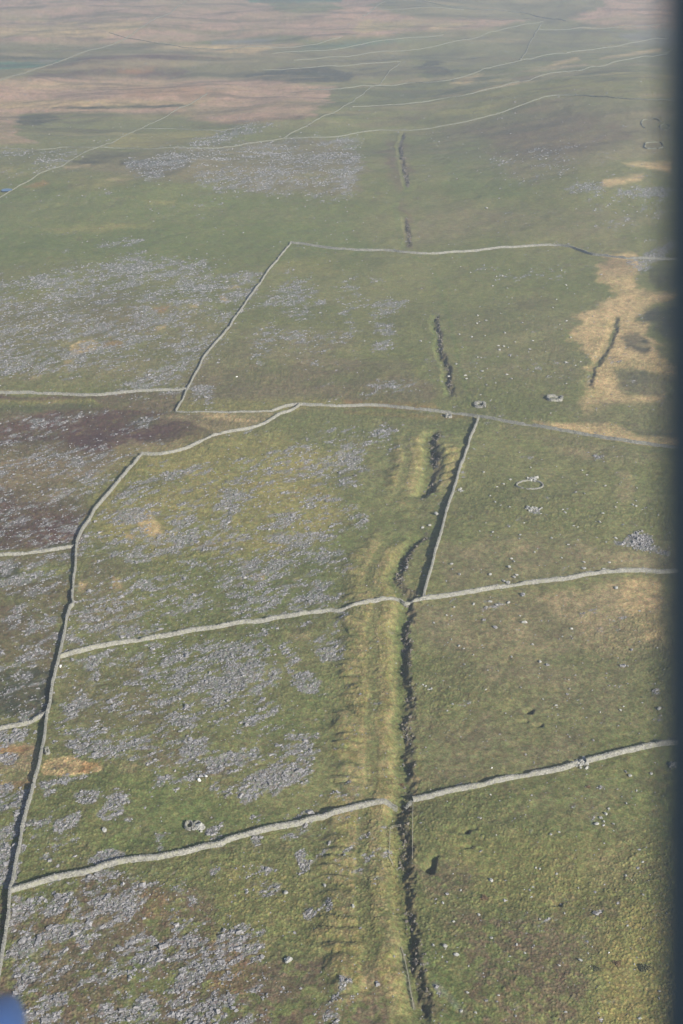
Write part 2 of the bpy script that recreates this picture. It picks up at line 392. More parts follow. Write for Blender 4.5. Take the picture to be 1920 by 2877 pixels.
 (5, 'brown', .6, 14, 60, [(0, 0), (600, 0), (480, 140), (420, 220), (300, 200), (0, 130)]),
 (5, 'tan', .35, 14, 80, [(0, 0), (560, 0), (450, 160), (200, 130), (0, 100)]),
 (5, 'dark', .8, 8, 30, [(190, 380), (350, 350), (340, 380), (200, 400)]),
 (5, 'lush', .28, 30, 60, [(0, 560), (330, 520), (310, 700), (260, 900), (0, 900)]),
 (5, 'heather', .35, 25, 90, [(0, 600), (320, 560), (250, 900), (0, 920)]),
 (5, 'brown', .5, 15, 60, [(0, 440), (340, 400), (330, 470), (200, 480), (0, 500)]),
 (5, 'dark', .8, 10, 40, [(0, 470), (60, 460), (60, 540), (0, 550)]),
 (5, 'brown', .6, 12, 50, [(0, 660), (80, 670), (60, 740), (0, 760)]),
 (5, 'dark', .8, 10, 40, [(0, 950), (140, 930), (230, 960), (210, 1110), (160, 1176), (0, 1160)]),
 (5, 'brown', .5, 12, 60, [(120, 870), (260, 850), (240, 960), (100, 930)]),
 # big scree pasture
 (5, 'yellow', .75, 40, 90, [(480, 80), (640, -60), (1100, -140), (1568, -60), (1568, 330), (1300, 420), (700, 440), (420, 300)]),
 (5, 'straw', .7, 8, 30, [(610, 225), (720, 215), (750, 290), (745, 335), (690, 335), (640, 280)]),
 (5, 'straw', .6, 6, 22, [(580, 320), (620, 315), (610, 345), (580, 342)]),
 (5, 'straw', .6, 6, 22, [(515, 530), (560, 535), (562, 580), (520, 585)]),
 (5, 'straw', .6, 6, 20, [(350, 555), (385, 560), (380, 595), (348, 590)]),
 (5, 'rust', .3, 8, 30, [(915, 370), (1000, 365), (990, 400), (920, 395)]),
 (5, 'straw', .45, 6, 25, [(1150, 522), (1220, 520), (1215, 545), (1160, 545)]),
 (5, 'tan', .4, 8, 30, [(1300, 775), (1420, 768), (1420, 800), (1310, 805)]),
 (5, 'brown', .35, 30, 90, [(330, 480), (560, 480), (620, 700), (420, 820), (310, 760)]),
 (5, 'brown', .3, 30, 80, [(250, 960), (650, 900), (700, 1176), (240, 1176)]),
 (5, 'lush', .35, 40, 60, [(1400, 940), (1568, 880), (1568, 1176), (1300, 1176)]),
 (5, 'lush', .3, 30, 60, [(700, 640), (1568, 500), (1568, 660), (900, 750)]),
 # right pastures
 (6, 'olive', .6, 50, 60, [(560, 0), (1568, 0), (1568, 480), (400, 620)]),
 (6, 'tan', .4, 12, 45, [(1250, 40), (1320, 30), (1340, 160), (1290, 170)]),
 (6, 'brownol', .65, 25, 70, [(480, 420), (700, 360), (900, 360), (1568, 400), (1568, 480), (1200, 500), (700, 570), (480, 560)]),
 (6, 'tan', .35, 12, 50, [(560, 400), (800, 380), (850, 420), (600, 440)]),
 (6, 'tan', .35, 12, 50, [(1100, 380), (1400, 420), (1350, 480), (1100, 430)]),
 (6, 'brownol', .8, 60, 80, [(350, 660), (800, 600), (1568, 520), (1568, 1000), (1400, 1176), (400, 1000)]),
 (6, 'tan', .35, 30, 90, [(480, 740), (800, 700), (900, 850), (700, 900), (500, 850)]),
 (6, 'straw', .5, 14, 60, [(1270, 540), (1420, 520), (1470, 600), (1490, 740), (1510, 800), (1400, 790), (1380, 720), (1280, 640)]),
 (6, 'tan', .55, 20, 60, [(900, 620), (1250, 560), (1300, 640), (1400, 760), (1250, 860), (1130, 840)]),
 (6, 'tan', .5, 10, 40, [(980, 595), (1090, 590), (1080, 605), (990, 610)]),
 (6, 'green', .6, 40, 80, [(1400, 850), (1568, 800), (1568, 1176), (1300, 1176)]),
 (8, 'brownol', .55, 50, 80, [(350, 0), (1300, 0), (1100, 230), (350, 380)]),
 (8, 'green', .7, 40, 60, [(350, 430), (1000, 290), (1568, 160), (1568, 560), (1100, 560), (600, 640), (350, 620)]),
 (8, 'brownol', .5, 25, 60, [(1000, 330), (1220, 300), (1200, 430), (1000, 460)]),
 (8, 'yellow', .4, 60, 80, [(500, 640), (1200, 560), (1568, 650), (1568, 1100), (1000, 1000), (600, 900)]),
 (8, 'tan', .35, 40, 90, [(1100, 640), (1350, 580), (1350, 760), (1130, 800)]),
 (8, 'yellow', .85, 60, 80, [(1000, 1432), (1150, 1150), (1300, 900), (1568, 820), (1568, 1432)]),
 (8, 'brown', .8, 40, 110, [(370, 1000), (800, 1020), (1080, 1080), (1000, 1250), (860, 1432), (600, 1432), (480, 1250)]),
 (8, 'brown', .45, 15, 60, [(380, 760), (560, 720), (620, 760), (560, 860), (380, 890)]),
 (8, 'brown', .4, 15, 60, [(900, 880), (1250, 860), (1260, 960), (930, 980)]),
 (8, 'lush', .6, 15, 30, [(300, 1050), (380, 1100), (520, 1250), (660, 1432), (540, 1432), (440, 1290), (340, 1160)]),
 (8, 'green', .5, 25, 50, [(0, 900), (240, 940), (260, 1100), (0, 1150)]),
 (8, 'brown', .6, 20, 90, [(0, 1180), (200, 1180), (240, 1432), (0, 1432)]),
 # low left pasture
 (7, 'lush', .5, 30, 50, [(200, 300), (620, 290), (900, 370), (1100, 400), (1350, 480), (850, 640), (520, 690), (420, 600), (640, 470), (600, 380)]),
 (7, 'straw', .95, 5, 20, [(185, 275), (200, 225), (330, 203), (385, 225), (480, 250), (475, 272), (380, 290), (300, 298), (195, 292)]),
 (7, 'brown', .8, 6, 20, [(210, 245), (300, 235), (330, 262), (220, 280)]),
 (7, 'rust', .6, 5, 20, [(385, 235), (470, 232), (420, 282), (370, 285)]),
 (7, 'tan', .8, 8, 30, [(0, 185), (170, 150), (165, 300), (130, 340), (0, 385)]),
 (7, 'rust', .5, 8, 30, [(0, 170), (150, 160), (110, 190), (0, 200)]),
 (7, 'olive', .7, 8, 30, [(30, 270), (130, 265), (110, 310), (0, 320)]),
 (7, 'rust', .5, 8, 30, [(0, 330), (140, 320), (100, 370), (0, 390)]),
 (7, 'tan', .5, 10, 40, [(560, 250), (660, 250), (640, 290), (560, 290)]),
 (7, 'brown', .6, 14, 50, [(910, 230), (1060, 230), (1080, 280), (920, 290)]),
 (7, 'brown', .4, 25, 70, [(650, 60), (850, 60), (880, 270), (700, 260)]),
 (7, 'green', .3, 40, 60, [(0, 690), (500, 720), (1000, 650), (1568, 500), (1568, 1150), (1250, 1100), (800, 900), (0, 900)]),
 (7, 'yellow', .25, 40, 80, [(900, 700), (1450, 700), (1450, 1000), (1000, 1000)]),
 (7, 'brown', .85, 25, 80, [(380, 800), (460, 760), (900, 880), (1160, 1080), (1200, 1180), (1568, 1180), (1568, 1432), (900, 1432), (560, 1250), (380, 1000)]),
 (7, 'brown', .85, 20, 80, [(50, 900), (400, 900), (520, 1300), (300, 1432), (0, 1432), (0, 1240)]),
 (7, 'rust', .25, 20, 80, [(640, 860), (740, 860), (740, 960), (650, 960)]),
 (7, 'rust', .2, 25, 80, [(900, 1000), (1150, 1100), (1150, 1300), (940, 1250)]),
]
# scree: tile, cover, feather, polygon
SCREE = [
 (1, .55, 12, [(560, 740), (690, 730), (800, 700), (900, 640), (1080, 590), (1250, 570), (1200, 600), (1000, 650), (880, 690), (790, 780), (700, 825), (610, 795)]),
 (1, .85, 8, [(630, 745), (700, 735), (760, 790), (700, 818), (630, 790)]),
 (1, .46, 20, [(940, 800), (1060, 760), (1150, 760), (1250, 690), (1400, 700), (1568, 660), (1600, 680), (1600, 890), (1450, 905), (1390, 880), (1250, 892), (1130, 870), (980, 862), (900, 850)]),
 (1, .30, 14, [(760, 680), (1640, 620), (1640, 700), (1000, 760), (800, 740)]),
 (2, .60, 14, [(0, 690), (60, 700), (100, 760), (100, 840), (60, 880), (0, 890)]),
 (1, .45, 10, [(0, 820), (200, 790), (250, 760), (330, 750), (380, 690), (180, 695), (0, 690), (0, 690), (150, 720), (100, 800), (0, 830)]),
 (1, .75, 5, [(450, 1115), (600, 1088), (655, 1095), (600, 1130), (470, 1132)]),
 (1, .6, 5, [(275, 1160), (295, 1145), (318, 1150), (315, 1168)]),
 (2, .55, 8, [(1030, 862), (1080, 845), (1180, 838), (1215, 900), (1190, 925), (1150, 885), (1060, 885)]),
 (2, .55, 10, [(1240, 880), (1380, 855), (1500, 870), (1485, 920), (1380, 905), (1260, 925)]),
 (2, .16, 20, [(700, 720), (1050, 670), (1100, 760), (760, 860), (700, 800)]),
 (2, .12, 20, [(1100, 900), (1500, 900), (1500, 1100), (1150, 1100)]),
 (3, .36, 25, [(130, 210), (300, 190), (470, 170), (640, 105), (830, 160), (1090, 200), (1190, 190), (1180, 290), (1070, 400), (1000, 530), (880, 640), (850, 740), (560, 750), (300, 690), (100, 680), (0, 640), (0, 290)]),
 (3, .70, 12, [(470, 170), (640, 108), (700, 160), (830, 195), (860, 230), (960, 240), (1000, 290), (1180, 280), (1170, 310), (1010, 330), (840, 330), (760, 270), (640, 240), (560, 240)]),
 (3, .6, 12, [(1020, 220), (1100, 195), (1100, 240), (1050, 250)]),
 (3, .68, 14, [(600, 400), (780, 350), (720, 440), (690, 470), (480, 500), (440, 510), (560, 440)]),
 (3, .60, 14, [(560, 740), (600, 680), (780, 600), (860, 580), (840, 680), (720, 730)]),
 (3, .45, 14, [(380, 330), (560, 290), (600, 350), (460, 400)]),
 (3, .6, 12, [(0, 300), (90, 300), (110, 380), (0, 400)]),
 (3, .5, 10, [(220, 600), (320, 560), (310, 590), (240, 615)]),
 (3, .45, 12, [(640, 550), (980, 510), (880, 570), (660, 600)]),
 (3, .5, 12, [(1310, 350), (1480, 320), (1470, 380), (1460, 425), (1360, 425), (1300, 390)]),
 (3, .6, 10, [(1290, 500), (1400, 480), (1500, 495), (1480, 510), (1330, 520)]),
 (3, .35, 14, [(1200, 340), (1300, 250), (1420, 230), (1460, 300), (1250, 420)]),
 (3, .45, 12, [(1260, 610), (1300, 580), (1450, 570), (1440, 610), (1320, 622)]),
 (3, .22, 20, [(1150, 450), (1568, 440), (1568, 640), (1150, 610)]),
 (3, .4, 8, [(860, 720), (950, 730), (1010, 810), (920, 820), (870, 780)]),
 (3, .38, 18, [(0, 1000), (400, 990), (640, 1000), (640, 1045), (530, 1176), (0, 1176)]),
 (3, .14, 25, [(0, 890), (700, 860), (720, 990), (0, 1000)]),
 (4, .45, 12, [(0, 250), (60, 235), (70, 290), (0, 420), (0, 420), (0, 400), (100, 360), (150, 330), (280, 330), (270, 420), (150, 410), (140, 370)]),
 (4, .5, 10, [(130, 235), (220, 238), (215, 250), (140, 248)]),
 (4, .42, 12, [(130, 430), (250, 440), (270, 540), (170, 600), (130, 520)]),
 (4, .3, 14, [(0, 340), (60, 340), (50, 560), (0, 560)]),
 (4, .3, 12, [(90, 720), (300, 680), (290, 750), (110, 750)]),
 (4, .8, 8, [(1320, 150), (1410, 130), (1500, 60), (1540, 90), (1500, 150), (1420, 165), (1380, 210), (1340, 190)]),
 (4, .10, 20, [(500, 160), (1000, 160), (1000, 230), (500, 230)]),
 (4, .10, 20, [(540, 560), (1130, 640), (1120, 740), (700, 720)]),
 (4, .34, 14, [(0, 920), (220, 910), (280, 940), (150, 1000), (130, 1090), (0, 1120)]),
 (4, .45, 12, [(0, 1020), (120, 1060), (110, 1110), (0, 1100)]),
 (4, .55, 6, [(1170, 1030), (1210, 1030), (1225, 1065), (1190, 1065)]),
 (4, .35, 6, [(800, 1050), (880, 1045), (950, 1055), (940, 1068), (810, 1062)]),
 (6, .5, 12, [(0, 30), (100, 80), (110, 110), (0, 120)]),
 (6, .55, 12, [(0, 170), (100, 200), (150, 260), (100, 300), (0, 300)]),
 (6, .3, 12, [(0, 340), (70, 440), (50, 520), (0, 540)]),
 (6, .7, 4, [(1300, 360), (1350, 330), (1420, 350), (1420, 385), (1500, 420), (1490, 432), (1400, 405), (1350, 385), (1265, 375), (1260, 365)]),
 (6, .5, 5, [(845, 208), (900, 210), (910, 228), (860, 225)]),
 (6, .25, 10, [(640, 640), (820, 640), (800, 670), (660, 670)]),
 (5, .34, 20, [(0, 0), (520, 0), (450, 130), (370, 240), (340, 350), (200, 400), (0, 390)]),
 (5, .45, 12, [(0, 130), (220, 110), (200, 200), (60, 180)]),
 (5, .6, 8, [(150, 350), (210, 340), (195, 400), (155, 400)]),
 (5, .42, 18, [(0, 440), (330, 430), (320, 520), (220, 620), (100, 600), (0, 600)]),
 (5, .36, 18, [(60, 640), (300, 600), (270, 850), (100, 900), (60, 780)]),
 (5, .40, 16, [(0, 900), (250, 840), (200, 1100), (80, 1176), (0, 1176)]),
 (5, .33, 25, [(380, 340), (500, 160), (620, 60), (900, 0), (1568, -120), (1568, 440), (1100, 420), (760, 440), (370, 480)]),
 (5, .66, 10, [(780, 240), (900, 300), (1000, 310), (1130, 330), (1150, 370), (1020, 410), (920, 400), (800, 420), (760, 380), (790, 300)]),
 (5, .55, 8, [(500, 400), (580, 400), (650, 410), (600, 445), (510, 440)]),
 (5, .55, 10, [(1220, 240), (1320, 220), (1380, 260), (1320, 290), (1230, 280)]),
 (5, .55, 8, [(890, 70), (950, 70), (930, 110), (890, 100)]),
 (5, .35, 25, [(350, 480), (760, 440), (1200, 430), (1568, 380), (1568, 660), (1200, 730), (900, 770), (300, 880)]),
 (5, .58, 10, [(730, 530), (850, 490), (920, 470), (900, 600), (800, 680), (730, 700), (700, 650)]),
 (5, .5, 10, [(1330, 580), (1420, 580), (1400, 640), (1330, 640)]),
 (5, .40, 20, [(280, 920), (560, 850), (900, 790), (1200, 750), (1220, 820), (1260, 900), (1240, 1176), (300, 1176), (260, 1000)]),
 (5, .64, 10, [(1140, 780), (1250, 770), (1240, 830), (1160, 830)]),
 (5, .62, 10, [(1290, 860), (1360, 830), (1370, 920), (1310, 930)]),
 (5, .66, 12, [(1430, 830), (1568, 740), (1568, 900), (1450, 900)]),
 (5, .45, 12, [(1240, 740), (1480, 710), (1440, 760), (1270, 770)]),
 (5, .6, 14, [(960, 880), (1120, 800), (1210, 920), (1200, 1140), (1080, 1150), (1060, 1000)]),
 (5, .6, 10, [(660, 1060), (720, 1040), (780, 1060), (780, 1176), (680, 1120)]),
 (5, .4, 12, [(1290, 940), (1480, 1000), (1450, 1060), (1320, 1040)]),
 (6, .6, 8, [(0, 690), (30, 700), (20, 900), (0, 920)]),
 (7, .34, 20, [(220, 20), (700, 0), (1300, 0), (1450, 60), (1440, 340), (1100, 420), (880, 330), (680, 330), (640, 250), (480, 240), (250, 120)]),
 (7, .66, 10, [(740, 0), (900, 0), (920, 80), (800, 85)]),
 (7, .60, 10, [(540, 90), (700, 70), (680, 120), (560, 150)]),
 (7, .62, 10, [(860, 130), (960, 110), (960, 200), (900, 220)]),
 (7, .68, 10, [(960, 210), (1090, 210), (1060, 250), (940, 290), (900, 350), (760, 340), (680, 320), (690, 280), (860, 290)]),
 (7, .62, 12, [(1240, 260), (1440, 240), (1440, 330), (1300, 340), (1130, 420), (1060, 410), (1060, 340), (1200, 350)]),
 (7, .6, 8, [(1280, 70), (1360, 50), (1350, 110), (1290, 105)]),
 (7, .5, 12, [(0, 110), (170, 60), (180, 110), (60, 150), (0, 160)]),
 (7, .7, 10, [(0, 220), (60, 190), (40, 230), (0, 245)]),
 (7, .62, 14, [(0, 420), (130, 340), (100, 480), (70, 680), (40, 800), (0, 820)]),
 (7, .55, 12, [(170, 310), (330, 295), (380, 300), (280, 330), (200, 390), (170, 350)]),
 (7, .68, 8, [(520, 365), (600, 360), (625, 410), (570, 490), (500, 510), (480, 480)]),
 (7, .55, 10, [(340, 370), (440, 360), (440, 420), (370, 420)]),
 (7, .45, 12, [(320, 480), (370, 430), (400, 440), (360, 600), (290, 590)]),
 (7, .35, 16, [(120, 480), (300, 500), (410, 610), (400, 660), (250, 740), (110, 640)]),
 (7, .6, 8, [(440, 690), (530, 640), (600, 660), (560, 690), (470, 710)]),
 (7, .5, 5, [(610, 490), (645, 488), (640, 510), (612, 510)]),
 (7, .6, 5, [(1165, 485), (1210, 480), (1210, 512), (1170, 510)]),
 (7, .4, 8, [(930, 520), (1040, 510), (1040, 590), (960, 590)]),
 (7, .45, 8, [(755, 560), (810, 550), (790, 640), (755, 640)]),
 (7, .5, 10, [(970, 680), (1010, 670), (1040, 780), (990, 760)]),
 (7, .62, 6, [(1390, 655), (1430, 645), (1440, 700), (1410, 740), (1385, 690)]),
 (7, .42, 14, [(1090, 670), (1230, 660), (1280, 780), (1200, 860), (1090, 820)]),
 (7, .55, 6, [(1165, 590), (1220, 580), (1215, 640), (1170, 640)]),
 (7, .85, 12, [(760, 800), (880, 800), (945, 850), (930, 920), (860, 970), (760, 900)]),
 (7, .60, 14, [(410, 800), (480, 740), (560, 760), (640, 820), (620, 960), (520, 980), (420, 900)]),
 (7, .70, 14, [(520, 1080), (640, 1020), (730, 1030), (740, 1110), (680, 1200), (560, 1180)]),
 (7, .66, 14, [(800, 1060), (900, 1000), (960, 1050), (1000, 1100), (900, 1300), (800, 1300), (790, 1180)]),
 (7, .60, 16, [(440, 1280), (600, 1250), (760, 1290), (760, 1432), (380, 1432)]),
 (7, .55, 12, [(940, 1290), (1080, 1300), (1040, 1400), (900, 1432), (860, 1380)]),
 (7, .40, 12, [(1090, 1050), (1040, 1040), (960, 1040), (1000, 1060), (1150, 1180), (1160, 1260), (1050, 1200)]),
 (7, .55, 10, [(1400, 930), (1530, 880), (1530, 930), (1420, 960)]),
 (7, .6, 12, [(1450, 1300), (1568, 1270), (1568, 1432), (1480, 1432)]),
 (7, .42, 10, [(1250, 1230), (1320, 1240), (1300, 1330), (1260, 1300)]),
 (7, .35, 14, [(100, 850), (300, 830), (440, 960), (400, 1150), (300, 1050), (150, 1000)]),
 (7, .3, 14, [(720, 730), (960, 740), (940, 800), (740, 800)]),
 (7, .40, 25, [(60, 860), (420, 760), (760, 780), (1200, 1000), (1200, 1432), (100, 1432)]),
 (8, .45, 12, [(0, 1210), (60, 1230), (90, 1300), (60, 1350), (0, 1370)]),
 (8, .3, 5, [(440, 1240), (470, 1270), (550, 1370), (540, 1380), (450, 1290)]),
 (8, .14, 12, [(1140, 470), (1320, 460), (1320, 550), (1150, 530)]),
]
# trodden lines and old tramways: tile, class, strength, width m, points
LINES = [
 (8, 'olive', .7, .9, [(225, 510), (222, 600), (228, 700), (240, 800), (240, 900), (262, 990), (275, 1070)]),
 (8, 'yellow', .6, 1.6, [(240, 520), (240, 620), (246, 720), (248, 800), (252, 880)]),
 (8, 'grey', .45, .8, [(276, 1075), (290, 1130), (305, 1200), (318, 1280), (332, 1340)]),
 (8, 'tan', .35, .7, [(328, 690), (345, 720), (390, 800), (470, 860)]),
 (8, 'tan', .3, .6, [(500, 910), (580, 980), (620, 1020)]),
 (8, 'yellow', .5, .8, [(350, 150), (362, 260), (345, 340), (330, 400)]),
 (8, 'grey', .3, 1.4, [(435, 1250), (470, 1285), (520, 1340), (560, 1380)]),
 (6, 'lush', .9, .9, [(215, 420), (205, 480), (225, 540), (255, 600), (275, 640)]),
 (6, 'lush', .9, .9, [(215, 700), (190, 800), (175, 900), (190, 1000), (230, 1060)]),
 (6, 'lush', .9, .9, [(235, 700), (205, 800), (195, 900), (205, 1000), (235, 1060)]),
 (6, 'lush', .6, 2.4, [(280, 650), (290, 730), (280, 840), (282, 960), (260, 1050), (275, 1176)]),
 (6, 'olive', .6, .8, [(300, 650), (470, 655), (560, 600)]),
 (4, 'lush', .55, 1.6, [(330, 130), (420, 200), (455, 260), (490, 400), (520, 520), (540, 640), (575, 740), (590, 810)]),
 (4, 'lush', .5, 2.4, [(420, 400), (430, 540), (455, 640), (480, 760)]),
 (2, 'lush', .5, 3.0, [(250, 650), (260, 760), (290, 840), (300, 870), (240, 940), (265, 1040), (290, 1140)]),
 (6, 'lush', .45, 1.4, [(1010, 240), (1080, 205), (1200, 235), (1300, 240), (1430, 190)]),
 (6, 'tan', .4, .8, [(1180, 500), (1320, 495)]),
 (3, 'yellow', .5, 1.6, [(0, 700), (200, 650), (330, 640)]),
 (5, 'yellow', .4, 2.2, [(700, 440), (900, 430), (1200, 400), (1400, 390)]),
 (1, 'tan', .6, 5, [(0, 372), (100, 340), (200, 305), (330, 262), (500, 210), (640, 140)]),
 (2, 'olive', .7, 3, [(820, 385), (1000, 340), (1200, 305), (1400, 262), (1568, 225)]),
]

def poly_sd(poly, U, V):
    """signed distance, + inside"""
    P = np.asarray(poly, float)
    best = np.full(U.shape, 1e9); inside = np.zeros(U.shape, bool)
    n = len(P)
    for i in range(n):
        A, B = P[i], P[(i + 1) % n]
        d = B - A; L2 = max(d @ d, 1e-9)
        t = np.clip(((U - A[0]) * d[0] + (V - A[1]) * d[1]) / L2, 0, 1)
        qx, qy = U - A[0] - t * d[0], V - A[1] - t * d[1]
        best = np.minimum(best, qx * qx + qy * qy)
        if A[1] != B[1]:
            c = ((A[1] <= V) != (B[1] <= V)) & (U < d[0] * (V - A[1]) / d[1] + A[0])
            inside ^= c
    s = np.sqrt(best)
    return np.where(inside, s, -s)

def zone_cover(tile, poly, feather, rag, U, V, wn1):
    P = push(T(tile, *poly)); P = np.asarray(P)
    m = feather + rag * 1.6
    lo, hi = P.min(0) - m, P.max(0) + m
    idx = np.nonzero((U > lo[0]) & (U < hi[0]) & (V > lo[1]) & (V < hi[1]))[0]
    if len(idx) == 0: return idx, None
    # ragged edges: across the slope they wander further than the oblique survey shows up and down it
    fore = np.clip(.12 + .75 * V[idx] / 2200, .15, 1)
    sd = poly_sd(P, U[idx] + wn1[0][idx] * rag * 1.5, V[idx] + wn1[1][idx] * rag * fore)
    return idx, sstep(-feather, feather, sd * 1.0)

def scree_cover(x, y, U=None, V=None):
    if U is None: U, V = to_img(x, y, hills(x, y))
    cover = np.full(x.shape, .012)
    w = ((fbm(x, y, 30, 3, 41) - .5) * 2, (fbm(x, y, 30, 3, 48) - .5) * 2)
    for tile, cov, fe, poly in SCREE:
        idx, a = zone_cover(tile, poly, fe * 1.4, 24, U, V, w)
        if len(idx): cover[idx] = np.maximum(cover[idx], cov * a)
    # clumps drawn out along the dip of the ledges
    ca, sa = math.cos(.75), math.sin(.75)
    xr, yr = (x * ca + y * sa) * .55, (-x * sa + y * ca) * 1.15
    n = .24 * fbm(xr, yr, 13, 3, 42) + .30 * fbm(xr, yr, 4.6, 3, 43) + .36 * fbm(xr, yr, 1.7, 3, 45) + .10 * fbm(x, y, 42, 2, 44)
    th = .5 + .082 * 1.12 * (1 - 2 * np.clip(cover, 0, 1)) - .004 + .07 * np.clip(.26 - cover, 0, 1) / .26
    th = np.where(cover < .03, .70, th)
    return sstep(th - .05, th + .05, n), cover

def ground_zones(x, y):
    """albedo, scree, tussock size for the turf"""
    z0 = hills(x, y)
    U, V = to_img(x, y, z0)
    front = y > 120
    U = np.where(front, U, -9999.0)
    n1 = fbm(x, y, 60, 5, 51, .6); n2 = fbm(x, y, 9, 4, 52, .6); n3 = fbm(x * .35, y, 120, 5, 53, .6); n4 = fbm(x, y, 2.2, 3, 54, .6)
    col = C['green'][None, :] * np.ones((len(x), 1))
    def lay(idx, a, c):
        col[idx] += (C[c] - col[idx]) * a[:, None]
    ALL = np.arange(len(x))
    lay(ALL, sstep(.38, .64, n1) * .85, 'olive')
    lay(ALL, sstep(1300, 2300, y) * .45, 'brownol')
    warp = ((.55 * fbm(x, y, 40, 5, 55, .65) + .45 * fbm(x * .5, y, 130, 4, 56, .6) - .5) * 3.0,
            (.55 * fbm(x, y, 40, 5, 65, .65) + .45 * fbm(x * .5, y, 130, 4, 66, .6) - .5) * 3.0)
    for tile, c, st, fe, rag, poly in ZONES:
        idx, a = zone_cover(tile, poly, fe, rag, U, V, warp)
        if len(idx):
            br = .60 + .8 * sstep(.32, .68, .6 * n2[idx] + .4 * n1[idx])       # sward is never even
            k = 1.5 if tile < 3 else (1.35 if c == 'heather' else 1.1)
            if c == 'brown' and tile > 6: br = 1.5 * sstep(.38, .57, .6 * n4[idx] + .4 * n2[idx])
            lay(idx, np.clip(a * st * br * k, 0, 1), c)
    for tile, c, st, wd, pts in LINES:
        P = W(T(tile, *pts))
        idx, s, a, tot = line_coords(P, x, y, wd * 3)
        if len(idx): lay(idx, st * (1 - sstep(wd * .4, wd * 1.1, np.abs(s + (fbm(x[idx], y[idx], 5, 2, 61) - .5) * wd))), c)
    # mottling of all swards
    lay(ALL, sstep(.52, .80, n2) * .34, 'brownol')
    lay(ALL, sstep(.56, .82, n4) * .30 , 'yellow')
    lay(ALL, sstep(.58, .85, fbm(x, y, 4, 3, 57)) * .38, 'brown')
    lay(ALL, sstep(.60, .85, fbm(x, y, 25, 4, 58)) * .3 , 'lush')
    # far moor: long streaks of bog and dry grass
    farm = sstep(900, 1700, y)
    st1 = fbm(x * .28, y, 26, 4, 62, .6)
    lay(ALL, farm * sstep(.52, .70, st1) * .5, 'dark')
    lay(ALL, farm * sstep(.50, .72, fbm(x * .22, y, 11, 4, 67, .65)) * .38, 'brown')
    lay(ALL, farm * sstep(.52, .74, fbm(x * .3, y, 60, 4, 68, .65)) * .35, 'olive')
    lay(ALL, farm * sstep(.52, .74, fbm(x * .25, y, 34, 4, 63, .6)) * .48, 'tan')
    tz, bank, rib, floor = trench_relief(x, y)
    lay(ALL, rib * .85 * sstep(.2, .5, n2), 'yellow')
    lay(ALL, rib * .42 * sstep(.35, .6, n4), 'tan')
    lay(ALL, floor * .3 * sstep(.3, .6, n2), 'lush')
    lay(ALL, bank * .6, 'brown')
    lay(ALL, bank * .6 * sstep(.45, .6, n4), 'dark')
    sc, cover = scree_cover(x, y, U, V)
    lay(ALL, sc * .72, 'grey')
    return col, sc, z0 + tz, bank, rib, U, V

# ------------------------------------------------------------------ ground sheet
def axis_t():
    core = np.linspace(-.275, .275, 860)
    out = .275 + np.cumsum(np.geomspace(.0007, .45, 75))
    return np.concatenate([-out[::-1], core, out])
def axis_y():
    # steps that follow the slant distance: fine near, coarse far
    dep = np.radians(np.linspace(46.5, 4.2, 1230))
    yy = CAM_H / np.tan(dep)
    near = yy[0] - np.cumsum(np.geomspace(.5, 120, 60))
    far = yy[-1] + np.cumsum(np.geomspace(16, 900, 34))
    return np.concatenate([near[::-1], yy, far])
tt, yy = axis_t(), axis_y()
NX, NY = len(tt), len(yy)
wid = np.where(yy > 0, np.sqrt(yy ** 2 + 240.0 ** 2), 240 + np.abs(yy) * .8)
GX = (tt[None, :] * wid[:, None]).ravel()
GY = np.repeat(yy, NX)
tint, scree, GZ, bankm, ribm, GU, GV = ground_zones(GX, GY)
# turf relief: cushions and tussocks
d1, d2, cid = cells(GX + (fbm(GX, GY, 3, 2, 71) - .5) * 1.2, GY + (fbm(GX, GY, 3, 2, 72) - .5) * 1.2, .95, 73)
near = 1 - sstep(650, 1100, GY)
cush = np.clip((d2 - d1) * 2.2, 0, 1)
tus = sstep(.35, .65, fbm(GX, GY, 38, 3, 74))
lumps = fbm(GX, GY, 2.6, 3, 75)
GZ = GZ + near * (1 - scree) * (.05 + .20 * tus) * (cush ** .6) * (.5 + cid) + (lumps - .5) * .42 * near
GZ = GZ + (fbm(GX, GY, 10, 3, 76) - .5) * .8
far = sstep(600, 1200, GY)
GZ = GZ + far * (fbm(GX, GY, 14, 3, 77) - .5) * 1.2
GZ = GZ + scree * (cells(GX, GY, .8, 78)[2] - .3) * .45 * near
val = 1 + (cid - .5) * .5 * near * (1 - scree) + (lumps - .5) * .22
tint = tint * val[:, None]
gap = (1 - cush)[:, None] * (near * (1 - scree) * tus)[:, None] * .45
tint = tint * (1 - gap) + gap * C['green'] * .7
tint = np.clip(tint * .74, .01, .8)

def big_mesh(name, verts, faces_idx, corners_per, smooth=True):
    me = bpy.data.meshes.new(name)
    nv, nf = len(verts), len(faces_idx)
    me.vertices.add(nv); me.vertices.foreach_set("co", np.ascontiguousarray(verts, np.float32).ravel())
    me.loops.add(nf * corners_per); me.loops.foreach_set("vertex_index", np.ascontiguousarray(faces_idx, np.int32).ravel())
    me.polygons.add(nf)
    me.polygons.foreach_set("loop_start", np.arange(0, nf * corners_per, corners_per, dtype=np.int32))
    try: me.polygons.foreach_set("loop_total", np.full(nf, corners_per, np.int32))
    except Exception: pass
    me.polygons.foreach_set("use_smooth", np.full(nf, smooth, bool))
    me.update(calc_edges=True)
    return me

def put_colors(me, rgb, name="tint"):
    at = me.color_attributes.new(name, 'FLOAT_COLOR', 'POINT')
    at.data.foreach_set("color", np.concatenate([rgb, np.ones((len(rgb), 1))], 1).astype(np.float32).ravel())

